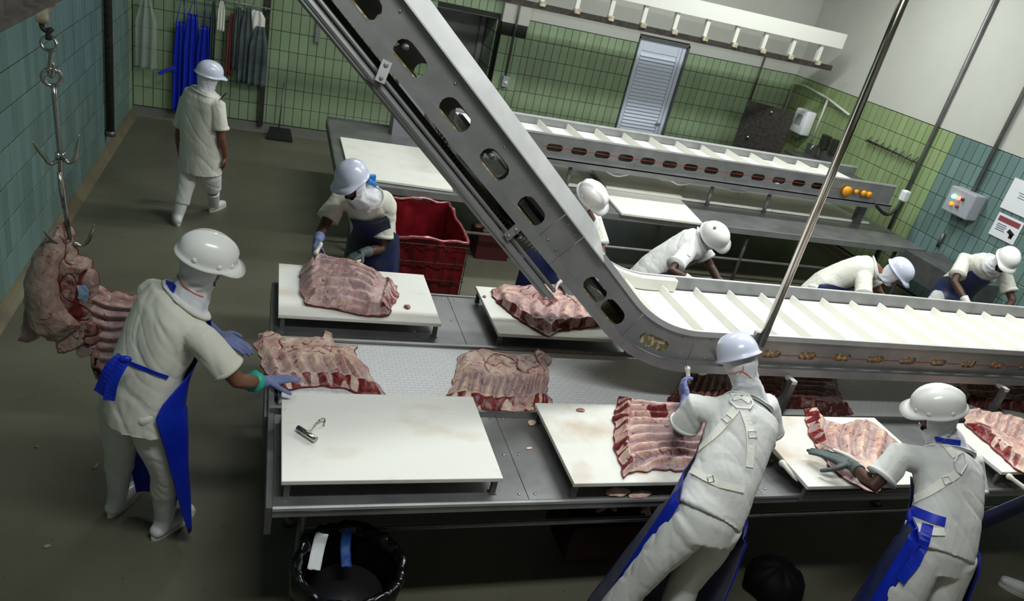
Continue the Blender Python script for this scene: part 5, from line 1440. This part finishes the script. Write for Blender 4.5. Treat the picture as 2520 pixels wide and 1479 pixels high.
    # --- gloves
    for L, gm in (('L', gloves[0]), ('R', gloves[1])):
        if gm is None: continue
        wr, el = J['wr' + L], J['el' + L]; hd = unit(J['hd' + L]); bm = bmesh.new()
        hand_tubes(bm, wr, hd, J['pn' + L], o_.get('th' + L, 1 if L == 'L' else -1), o_.get('curl' + L, .35), o_.get('gs', 1.12))
        tube(bm, [wr + (el - wr) * .32, wr, wr + hd * .03], [.044, .034, .033], 16)
        g = link('glove', remesh(bm, .0048, 2, lambda c: .0012 * noise.noise(c * 60)), gm, root, True)
        if o_.get('cuff' + L):
            bm = bmesh.new(); a = wr + (el - wr) * .20; b = wr + (el - wr) * .38
            rr = []
            for k in range(6):
                c = a.lerp(b, k / 5); ax = unit(b - a); x = ax.orthogonal().normalized(); y = ax.cross(x)
                rr.append([c + (x * math.cos(t_) + y * math.sin(t_)) * (.046 + .006 * noise.noise(V((math.cos(t_) * 2, math.sin(t_) * 2, k * .5))) + .002 * k) for t_ in [2 * PI * j / 24 for j in range(24)]])
            loft(bm, rr); link('cuff', bm, o_['cuff' + L], g, True)
    # --- apron
    if apron:
        hem = apron.get('hem', .30); aL, aR = apron.get('L', 100), apron.get('R', 100)      # degrees to his left / right
        rows = []; bib = apron.get('bib', .72)
        sw = V(apron.get('sway', (0, 0, 0)))
        for k in range(9):
            t = bib + (.02 - bib) * k / 8; c, sd, fw, up = frame(t); a_, b_ = dims(t)
            kk = sm((k - 2.5) / 5.5); Lw = math.radians(42 + (aL - 42) * kk); Rw = math.radians(42 + (aR - 42) * kk)
            rows.append([c + sd * (a_ + .026) * math.sin(x) + fw * (b_ + .026) * math.cos(x) for x in [-Rw + (Lw + Rw) * j / 40 for j in range(41)]])
        c0, sd, fw, up = frame(.02); sd = unit(V((sd.x, sd.y, 0))); fw = unit(V((fw.x, fw.y, 0))); z0 = c0.z
        kc = (J['knL'] + J['knR']) / 2
        for k in range(1, 15):
            v = k / 14; z = z0 + (hem - z0) * v; c = V((c0.x, c0.y, z)).lerp(V((kc.x, kc.y, z)), v * apron.get('follow', .6)) + sw * v
            wd = .222 * bw + apron.get('flare', .06) * v; dp = .176 * bw + apron.get('flare', .06) * .8 * v
            row = []
            for j in range(41):
                Lw, Rw = math.radians(aL * (1 - apron.get('tL', 0) * v)), math.radians(aR * (1 - apron.get('tR', 0) * v)); x = -Rw + (Lw + Rw) * j / 40
                fo = .014 * v * math.sin(x * 6 + o_.get('seed', 1)) + .01 * noise.noise(V((x * 2, v * 3, o_.get('seed', 1))))
                e = abs(x) / max(Lw, Rw); zz = z + (.12 * v * sm((e - .6) / .4) if apron.get('round') else 0)
                row.append(V((c.x, c.y, zz)) + sd * (wd + fo) * math.sin(x) + fw * (dp + fo) * math.cos(x))
            rows.append(row)
        bm = bmesh.new(); grid(bm, rows, .003); ap = link('apron', bm, apron_m, root, True)
        if apron.get('edge'):
            bm = bmesh.new()
            for jj, d_j in ((0, 3), (40, -3)):
                ns = []; pp = []
                for r in rows[5:]:
                    p = r[jj].lerp(r[jj + d_j], .5); nrm = (r[jj] - r[jj + d_j]).cross(V((0, 0, 1))); 
                    if nrm.dot(p - V((c0.x, c0.y, p.z))) < 0: nrm = -nrm
                    pp.append(p + unit(nrm) * .003); ns.append(unit(nrm))
                ribbon(bm, pp, ns, .07, .002)
            link('clean_edge', bm, BLUE, ap, True)['label'] = 'clean blue edge of the soiled apron'
    root['_'] = 0; del root['_']
    return dict(root=root, shirt=shirt, hood=hood, body=body, helmet=hel, tro=tro, frame=frame, dims=dims, ring=ring, hc=hc, f=f, u=u, s=s)

def surf(objs):
    """ray cast from the camera position onto garments to find where a strap lies on the cloth"""
    trees = [BVHTree.FromPolygons([v.co[:] for v in o.data.vertices], [p.vertices[:] for p in o.data.polygons]) for o in objs]
    def f(px, py):
        d = ray((px, py)).normalized(); best = None
        for t in trees:
            h = t.ray_cast(V((0, 0, H)), d)
            if h[0] is not None and (best is None or h[3] < best[2]): best = (h[0], h[1], h[3])
        return best
    return f
def strap(fn, pxs, width, m, parent, name='strap', n=16, off=.004, thick=.003, lab=None):
    q = lin([V((a, b, 0)) for a, b in pxs], n); P = []; Nn = []
    last = None
    for a in q:
        h = fn(a.x, a.y)
        if h is None:
            continue
        nr = h[1] if h[1].dot(V((0, 0, H)) - h[0]) > 0 else -h[1]
        if P and (P[-1] - h[0]).length > .12: continue
        P.append(h[0] + nr * off); Nn.append(nr)
    if len(P) < 2: print('STRAP MISSED', name, pxs); return None
    for _ in range(2):
        for i in range(1, len(P) - 1):
            P[i] = (P[i - 1] + P[i] * 2 + P[i + 1]) / 4; Nn[i] = (Nn[i - 1] + Nn[i] + Nn[i + 1]).normalized()
    bm = bmesh.new(); ribbon(bm, P, Nn, width, thick); bmesh.ops.recalc_face_normals(bm, faces=bm.faces[:])
    o = link(name, bm, m, parent); 
    if lab: o['label'] = lab
    return o
def plate_ring(fn, pxs, m, parent, name, r=.005):
    P = []
    for a, b in pxs:
        h = fn(a, b)
        if h: nr = h[1] if h[1].dot(V((0, 0, H)) - h[0]) > 0 else -h[1]; P.append(h[0] + nr * .012)
    if len(P) < 3: print('PLATE MISSED', name); return
    bm = bmesh.new(); tube(bm, P + [P[0]], r, 6, cap=False); link(name, bm, m, parent, True)
def cord(fn, pxs, m, parent, r=.0025, name='mask_cord'):
    P = []
    for a in lin([V((a, b, 0)) for a, b in pxs], 20):
        h = fn(a.x, a.y)
        if h: nr = h[1] if h[1].dot(V((0, 0, H)) - h[0]) > 0 else -h[1]; P.append(h[0] + nr * .003)
    if len(P) > 2: bm = bmesh.new(); tube(bm, P, r, 6); link(name, bm, m, parent, True)
def glasses(R, parent):
    hc, f, u, s = R['hc'], R['f'], R['u'], R['s']; P = []
    for k in range(2):
        P.append([hc + u * (.014 - .034 * k) + s * .078 * math.sin(a) + f * (.025 + .086 * math.cos(a)) for a in [-1.25 + 2.5 * j / 16 for j in range(17)]])
    bm = bmesh.new(); grid(bm, P, .002); link('safety_glasses', bm, mat('lens', (.25, .28, .3), .08, alpha=.35), parent, True)
    bm = bmesh.new(); tube(bm, P[0], .003, 6); link('glasses_rim', bm, IRON, parent, True)
Z_ = V((0, 0, 1))

def at2(px, py, y): return atY(px, py, y)
# ---- A: worker in the blue apron, left foreground, back to us, reaching right
hA = atY(503, 646, 3.50)
A = person('person in white with blue apron, beside the hanging meat, reaching to the table', dict(
    pel=(-.50, 3.42, .96), che=(-.38, 3.50, 1.38), nec=(-.30, 3.53, 1.50), head=hA, face=(.96, .06, -.27), fwd=(.85, .5, 0),
    shL=(-.48, 3.68, 1.43), shR=(-.22, 3.33, 1.38), elL=(-.36, 3.92, 1.20), wrL=(-.17, 3.79, 1.13), hdL=(.9, -.2, -.3), pnL=(0, .3, -1),
    elR=atY(585, 938, 3.30), wrR=atY(648, 940, 3.44), hdR=(.9, .5, -.12), pnR=(.1, -.1, -1),
    hipL=(-.60, 3.50, .92), hipR=(-.44, 3.34, .92), knL=(-.63, 3.56, .50), knR=(-.38, 3.38, .50), anL=(-.66, 3.66, .09), anR=(-.39, 3.46, .09), toeL=(-.52, 3.95, 0), toeR=(-.22, 3.66, 0)),
    SKIN, CLOTH, HELM_W, 1, (GLOVEB, GLOVEB), dict(hem=.10, L=95, R=116, bib=.93, flare=.0, follow=.9, sway=(.04, 0, 0), tR=.38, tL=.3), BLUE, opts=dict(seed=2, curlR=.08, curlL=.25, cuffR=TEAL, bulk=1.08, pant_end=.36))
# apron waist tie and bow
fA = surf([A['shirt'], A['tro']])
strap(fA, [(296, 878), (320, 893), (350, 905), (385, 918), (412, 928)], .02, BLUE, A['root'], 'apron_tie')
def tail(pxs, y, w_, m, parent, name='apron_tail', seed=0):
    q = crv([atY(a, b, yy) for (a, b), yy in zip(pxs, y)], 12); bm = bmesh.new()
    ribbon(bm, q, [V((-.2 + .3 * math.sin(i * .5 + seed), -1, .2)) for i in range(12)], w_, .003); link(name, bm, m, parent)
tail([(306, 882), (280, 905), (262, 940), (248, 970)], [3.26, 3.24, 3.24, 3.25], .075, BLUE, A['root'])
tail([(306, 885), (290, 915), (276, 950), (268, 985)], [3.25, 3.23, 3.22, 3.22], .05, BLUE, A['root'], seed=2)
bm = bmesh.new(); c = atY(308, 884, 3.25); ellipsoid(bm, c, ((.03, 0, 0), (0, .015, 0), (0, 0, .018))); link('apron_knot', bm, BLUE, A['root'], True)
fH = surf([A['hood'], A['shirt'], A['helmet']])
cord(fH, [(432, 655), (440, 685), (455, 705), (478, 722), (500, 730)], ORANGE, A['hood'], .003)
strap(fH, [(410, 690), (420, 703), (432, 712)], .045, BLUE, A['root'], 'neck_strap')
glasses(A, A['root'])

# ---- W: person walking away, far left
W_ = person('person in white walking away near the teal wall, bare hands', dict(
    pel=atY(492, 395, 8.15), che=atY(498, 262, 8.15), nec=atY(508, 222, 8.15), head=atY(513, 190, 8.13), face=(.80, .60, -.12), fwd=(.35, .93, 0),
    shL=atY(462, 252, 8.25), shR=atY(538, 262, 8.02), elL=atY(440, 330, 8.35), wrL=atY(445, 385, 8.5), hdL=(0, .2, -1), pnL=(1, .2, 0),
    elR=atY(545, 340, 8.0), wrR=atY(554, 385, 8.1), hdR=(.0, .15, -1), pnR=(-1, 0, 0),
    hipL=atY(468, 405, 8.2), hipR=atY(515, 405, 8.1), knL=atY(452, 475, 8.05), knR=atY(524, 462, 8.2), anL=atY(436, 540, 7.95), anR=atY(527, 510, 8.42), toeL=(-.86, 8.2, 0), toeR=atY(556, 485, 8.62)),
    SKIN, CLOTH, HELM_B, 0, (None, None), None, None, vox=.0075, opts=dict(seed=9, curlR=.45, liftR=0, bulk=1.12, pant_end=.34))
bm = bmesh.new(); tube(bm, [atY(540, 246, 8.0), atY(557, 229, 7.98)], .006, 6); solo('radio_antenna', bm, IRON, 'thin black antenna held in front of the walking person', 'antenna')

# ---- B: worker by the red tub facing us, cutting
B_o = person('person facing us in front of the red tub, bending over the arched ribs', dict(
    pel=(.90, 5.60, .95), che=(.83, 5.50, 1.32), nec=(.76, 5.42, 1.44), head=atY(868, 448, 5.30), face=(-.58, -.72, -.40), fwd=(-.3, -.95, 0),
    shL=atY(950, 512, 5.50), shR=atY(832, 495, 5.55), elL=atY(938, 612, 5.42), wrL=atY(893, 622, 5.22), hdL=(-.75, -.45, -.25), pnL=(-.1, -.1, -1),
    elR=atY(797, 556, 5.42), wrR=atY(782, 592, 5.24), hdR=(-.15, -.45, -.9), pnR=(.6, -.5, -.2),
    hipL=(1.0, 5.60, .92), hipR=(.80, 5.60, .92), knL=(1.02, 5.52, .50), knR=(.78, 5.50, .50), anL=(1.04, 5.60, .09), anR=(.75, 5.60, .09), toeL=(1.06, 5.4, 0), toeR=(.70, 5.4, 0)),
    SKIND, CLOTH, HELM_B, 0, (GLOVEG, GLOVEB), dict(hem=.25, L=100, R=95, bib=.80, flare=.04), NAVY, opts=dict(seed=4, curlL=.5, curlR=.9, bulk=1.0))
knife(atY(790, 600, 5.16), atY(778, 622, 5.10), atY(765, 655, 5.04), 'knife in the bluish glove of the worker by the red tub', .02)
bm = bmesh.new(); box(bm, atY(911, 440, 5.46), (.09, .03, .07), Matrix.Rotation(.4, 3, 'Z'), .01); tube(bm, [atY(905, 445, 5.42), atY(925, 455, 5.44)], .02, 8); link('strap_clip', bm, mat('clip_blue', (.03, .22, .6), .4), B_o['root'])
fB = surf([B_o['shirt']])
strap(fB, [(928, 462), (925, 500), (912, 530)], .04, STRAP, B_o['root'], 'shoulder_strap')
# the strip of beige strap on the grey glove
def handle_in(a, b, label):
    t = thing('knife', a, label, 'knife'); bm = bmesh.new(); tube(bm, crv([a, a.lerp(b, .5) + V((0, 0, .006)), b], 6), [.008, .012, .013, .012, .011, .009], 10, rnd=True); link('handle', bm, BONE, t, True)
    d = (b - a).normalized(); s = d.cross(Z_).normalized() * .012; bm = bmesh.new(); e = b + d * .11
    loft(bm, [[b - s, b + s, b + s + V((0, 0, .002)), b - s + V((0, 0, .002))], [e - s * .2, e + s * .2, e + s * .2 + V((0, 0, .001)), e - s * .2 + V((0, 0, .001))]]); link('blade', bm, BLADE, t)

# ---- F: worker behind the climbing conveyor
F_o = person('person with a ridged white hard hat mostly hidden behind the climbing conveyor', dict(
    pel=(2.40, 5.62, .95), che=(2.62, 5.56, 1.34), nec=(2.68, 5.50, 1.45), head=atY(1450, 488, 5.46), face=(.72, -.50, -.50), fwd=(.5, -.85, 0),
    shL=(2.80, 5.66, 1.38), shR=(2.48, 5.42, 1.36), elL=(2.86, 5.45, 1.14), wrL=(2.72, 5.20, 1.08), hdL=(-.4, -.8, -.2), pnL=(0, 0, -1),
    elR=(2.36, 5.20, 1.14), wrR=(2.36, 5.02, 1.08), hdR=(.1, -.9, -.2), pnR=(0, 0, -1),
    hipL=(2.50, 5.66, .92), hipR=(2.32, 5.58, .92), knL=(2.5, 5.60, .5), knR=(2.27, 5.55, .5), anL=(2.52, 5.66, .09), anR=(2.22, 5.62, .09), toeL=(2.6, 5.48, 0), toeR=(2.25, 5.44, 0)),
    SKIN, CLOTH, HELM_W, 2, (GLOVEB, GLOVEW), dict(hem=.2, L=115, R=115, bib=.68, flare=.05), NAVY, opts=dict(seed=6))
# ---- C: worker leaning right behind the flat conveyor
C_o = person('person leaning right behind the white belt, green round mark on the hard hat', dict(
    pel=(3.46, 5.62, .93), che=(3.76, 5.56, 1.27), nec=(3.86, 5.50, 1.37), head=atY(1752, 583, 5.42), face=(.76, -.48, -.44), fwd=(.8, -.6, 0),
    shL=(3.88, 5.66, 1.31), shR=(3.64, 5.38, 1.26), elL=(4.04, 5.52, 1.10), wrL=(4.10, 5.34, .99), hdL=(.5, -.5, -.6), pnL=(0, -.3, -1),
    elR=atY(1652, 665, 5.22), wrR=atY(1700, 690, 5.12), hdR=(1, -.1, .02), pnR=(0, -.3, -1),
    hipL=(3.52, 5.72, .90), hipR=(3.40, 5.54, .90), knL=(3.54, 5.70, .48), knR=(3.36, 5.48, .48), anL=(3.50, 5.76, .09), anR=(3.30, 5.56, .09), toeL=(3.66, 5.64, 0), toeR=(3.44, 5.42, 0)),
    SKIND, CLOTHW, HELM_W, 0, (GLOVEG, GLOVEW), dict(hem=.25, L=100, R=85, bib=.7, flare=.05), NAVG, opts=dict(seed=8, curlR=.5))
fC = surf([C_o['shirt'], C_o['hood']])
strap(surf([C_o['shirt']]), [(1705, 585), (1702, 605), (1695, 630)], .04, STRAP, C_o['root'], 'shoulder_strap')
fCh = surf([C_o['helmet']]); h = fCh(1759, 561)
if h:
    bm = bmesh.new(); nr = h[1]; a = nr.orthogonal().normalized(); b_ = nr.cross(a)
    for r0_ in (.012, .006):
        pts = [h[0] + nr * .003 + (a * math.cos(k) + b_ * math.sin(k)) * r0_ for k in [2 * PI * j / 20 for j in range(21)]]; tube(bm, pts, .0025, 6, cap=False)
    link('emblem', bm, mat('emblem_green', (.02, .16, .10), .5), C_o['helmet'])
# ---- D
D_o = person('person with bluish hard hat bent low behind the belt, right of the steel pole', dict(
    pel=(5.50, 5.66, .92), che=(5.80, 5.56, 1.20), nec=(5.92, 5.48, 1.27), head=atY(2203, 672, 5.34), face=(.50, -.66, -.55), fwd=(.7, -.7, 0),
    shL=(5.98, 5.66, 1.20), shR=(5.70, 5.36, 1.18), elL=(6.12, 5.50, 1.0), wrL=(6.0, 5.25, .98), hdL=(-.5, -.7, -.2), pnL=(0, 0, -1),
    elR=(5.60, 5.16, 1.04), wrR=(5.78, 5.02, .99), hdR=(.8, -.4, -.1), pnR=(0, 0, -1),
    hipL=(5.56, 5.74, .90), hipR=(5.42, 5.60, .90), knL=(5.56, 5.72, .48), knR=(5.38, 5.55, .48), anL=(5.52, 5.78, .09), anR=(5.34, 5.62, .09), toeL=(5.64, 5.62, 0), toeR=(5.46, 5.46, 0)),
    SKIN, CLOTH, HELM_B, 0, (GLOVEB, GLOVEW), dict(hem=.25, L=110, R=110, bib=.68), NAVY, opts=dict(seed=10))
# ---- E
hE = atY(2472, 642, 5.56)
E_o = person('person at the far right behind the white belt, head bowed, blue apron', dict(
    pel=hE + V((.06, .42, -.56)), che=hE + V((.06, .24, -.19)), nec=hE + V((.05, .13, -.11)), head=hE, face=(-.42, -.74, -.52), fwd=(-.5, -.86, 0),
    shL=hE + V((.24, .12, -.18)), shR=hE + V((-.14, .34, -.15)), elL=hE + V((.26, -.12, -.40)), wrL=hE + V((.04, -.26, -.52)), hdL=(-.7, -.5, -.2), pnL=(0, 0, -1),
    elR=hE + V((-.36, .14, -.36)), wrR=hE + V((-.34, -.12, -.50)), hdR=(.3, -.9, -.2), pnR=(0, 0, -1),
    hipL=hE + V((.14, .38, -.60)), hipR=hE + V((-.04, .46, -.60)), knL=(7.56, 5.8, .5), knR=(7.33, 5.8, .5), anL=(7.56, 5.86, .09), anR=(7.32, 5.86, .09), toeL=(7.58, 5.66, 0), toeR=(7.30, 5.66, 0)),
    SKIND, CLOTH, HELM_W, 0, (GLOVEW, GLOVEW), dict(hem=.25, L=105, R=105, bib=.70), NAVY, opts=dict(seed=12))
# ---- G: worker with crossed harness, front
G_o = person('person with white crossed harness on the back and smooth hard hat, leaning over the table', dict(
    pel=(2.28, 2.42, .97), che=(2.56, 2.74, 1.34), nec=(2.63, 2.84, 1.43), head=atY(1822, 893, 2.94), face=(.30, .82, -.50), fwd=(.25, .95, 0),
    shL=atZ(1712, 1000, 1.38), shR=atZ(1880, 1000, 1.38), elL=atZ(1672, 1062, 1.18), wrL=atZ(1690, 985, 1.17), hdL=(.02, .55, .25), pnL=(1, -.2, 0),
    elR=atZ(1895, 1090, 1.15), wrR=(2.80, 2.95, 1.06), hdR=(-.5, .7, -.2), pnR=(0, 0, -1),
    hipL=(2.18, 2.42, .93), hipR=(2.38, 2.40, .93), knL=(2.02, 2.44, .50), knR=(2.34, 2.44, .50), anL=(1.90, 2.44, .09), anR=(2.28, 2.36, .09), toeL=(1.84, 2.68, 0), toeR=(2.32, 2.60, 0)),
    SKIND, CLOTHW, HELM_B, 0, (GLOVEB, GLOVEB), dict(hem=.14, L=108, R=108, bib=.6, flare=.10, follow=.8, edge=1), NAVG, opts=dict(seed=14, curlL=.7, pant_end=.2, hem=.03))
G_o['helmet']['label'] = 'smooth white hard hat'
# ---- H: right front worker
H_o = person('person at lower right pushing ribs with a grey glove, peaked hard hat, blue apron', dict(
    pel=(3.62, 2.14, .95), che=(3.76, 2.40, 1.28), nec=(3.80, 2.50, 1.37), head=atY(2308, 1015, 2.56), face=(-.74, .52, -.42), fwd=(-.2, .97, 0),
    shL=atZ(2215, 1122, 1.30), shR=atZ(2385, 1135, 1.30), elL=atZ(2150, 1196, 1.13), wrL=atZ(2098, 1146, 1.08), hdL=(-.55, .80, -.10), pnL=(0, 0, -1),
    elR=atZ(2392, 1240, 1.10), wrR=(4.08, 2.44, 1.02), hdR=(-.2, .9, -.2), pnR=(0, 0, -1),
    hipL=(3.52, 2.14, .92), hipR=(3.72, 2.10, .92), knL=(3.44, 2.06, .50), knR=(3.70, 2.02, .50), anL=(3.36, 2.04, .09), anR=(3.66, 1.96, .09), toeL=(3.30, 2.28, 0), toeR=(3.66, 2.2, 0)),
    SKIND, CLOTHW, HELM_W, 1, (GLOVEG, GLOVEG), dict(hem=.14, L=118, R=112, bib=.6, flare=.09, follow=.8, edge=1), NAVY, opts=dict(seed=17, curlL=.12, pant_end=.2, hem=.02, gs=1.35))

# harness on G
g = surf([G_o['shirt'], G_o['tro']]); rt = G_o['root']
strap(g, [(1792, 938), (1802, 960), (1815, 985)], .045, STRAP, rt, 'harness_strap'); strap(g, [(1868, 945), (1850, 965), (1832, 988)], .045, STRAP, rt, 'harness_strap')
strap(g, [(1815, 1000), (1790, 1035), (1760, 1070), (1722, 1105)], .045, STRAP, rt, 'harness_strap'); strap(g, [(1828, 1005), (1842, 1045), (1847, 1090), (1843, 1150)], .045, STRAP, rt, 'harness_strap')
plate_ring(g, [(1797, 990), (1808, 974), (1840, 976), (1850, 995), (1842, 1008), (1812, 1006)], WHITEP, rt, 'back_plate', .006)
plate_ring(g, [(1779, 1030), (1790, 1020), (1802, 1032), (1791, 1042)], WHITEP, rt, 'buckle', .004); plate_ring(g, [(1839, 1062), (1858, 1060), (1860, 1076), (1841, 1078)], WHITEP, rt, 'buckle', .004)
strap(g, [(1705, 1158), (1735, 1176), (1765, 1190), (1800, 1198), (1828, 1204)], .035, STRAP, rt, 'waist_belt', off=.010)
plate_ring(g, [(1742, 1175), (1754, 1172), (1756, 1186), (1744, 1188)], CHROME, rt, 'belt_eyelet', .004)
hk = surf([G_o['hood'], G_o['shirt']]); cord(hk, [(1778, 922), (1805, 918), (1826, 912), (1838, 920), (1848, 930)], ORANGE, G_o['hood']); cord(hk, [(1829, 900), (1829, 912), (1822, 918)], ORANGE, G_o['hood'])
# harness on H
g = surf([H_o['shirt'], H_o['tro']]); rt = H_o['root']
strap(g, [(2310, 1085), (2335, 1105), (2350, 1125)], .045, STRAP, rt, 'harness_strap'); strap(g, [(2355, 1165), (2325, 1185), (2285, 1212), (2245, 1232)], .045, STRAP, rt, 'harness_strap')
plate_ring(g, [(2346, 1140), (2352, 1120), (2366, 1116), (2376, 1142), (2362, 1168), (2350, 1158)], WHITEP, rt, 'back_plate', .006)
plate_ring(g, [(2318, 1175), (2332, 1172), (2340, 1186), (2324, 1194)], WHITEP, rt, 'buckle', .004)
strap(g, [(2225, 1245), (2260, 1262), (2300, 1278), (2325, 1285)], .05, BLUE, rt, 'apron_tie', off=.008)
strap(g, [(2220, 1285), (2260, 1302), (2300, 1310), (2322, 1308)], .04, STRAP, rt, 'waist_belt', off=.012)
strap(g, [(2285, 1290), (2275, 1330), (2255, 1380), (2218, 1430)], .055, BLUE, rt, 'apron_tail', off=.012)
hk = surf([H_o['shirt'], H_o['hood']]); strap(hk, [(2302, 1080), (2330, 1084), (2362, 1090)], .03, BLUE, rt, 'neck_strap')
# upright knife in the blue glove of G, knife under the grey glove of H
wl_ = V(atZ(1690, 985, 1.17))
knife(atZ(1694, 935, 1.20), atZ(1692, 908, 1.26), atZ(1686, 888, 1.33), 'knife with a white handle held upright in the blue glove', .012)
handle_in(atZ(2110, 1136, 1.09), atZ(2052, 1107, 1.09), 'knife with a cream handle lying in the grey glove of the right worker')
handle_in(atY(890, 640, 5.14), atY(862, 655, 5.10), 'knife with a cream handle in the grey glove of the worker by the red tub')
# a stray white boot at the bottom right corner
c = atZ(2500, 1440, .05)
t = thing('white_boot', V((c.x, c.y, 0)), 'white rubber boot at the lower right corner, its wearer out of the frame', 'boot')
bm = bmesh.new(); d = V((-.75, .66, 0)); tube(bm, [c + d * .07 + V((0, 0, 0)), c - d * .02, c - d * .12, c - d * .18], [.036, .046, .046, .046], 14, rnd=True); tube(bm, [c - d * .15, c - d * .16 + V((0, 0, .28))], [.052, .065], 16)
me = remesh(bm, .008, 2)
for v in me.vertices: v.co.z = max(v.co.z, .012)
link('boot_upper', me, BOOT, t, True)
bm = bmesh.new(); sd = V((-d.y, d.x, 0)); lo = [V((c.x, c.y, 0)) + d * (-.055 + .155 * math.cos(a)) + sd * .05 * math.sin(a) for a in [2 * PI * j / 24 for j in range(24)]]
loft(bm, [lo, [p + V((0, 0, .024)) for p in lo]]); link('sole', bm, SOLE, t)
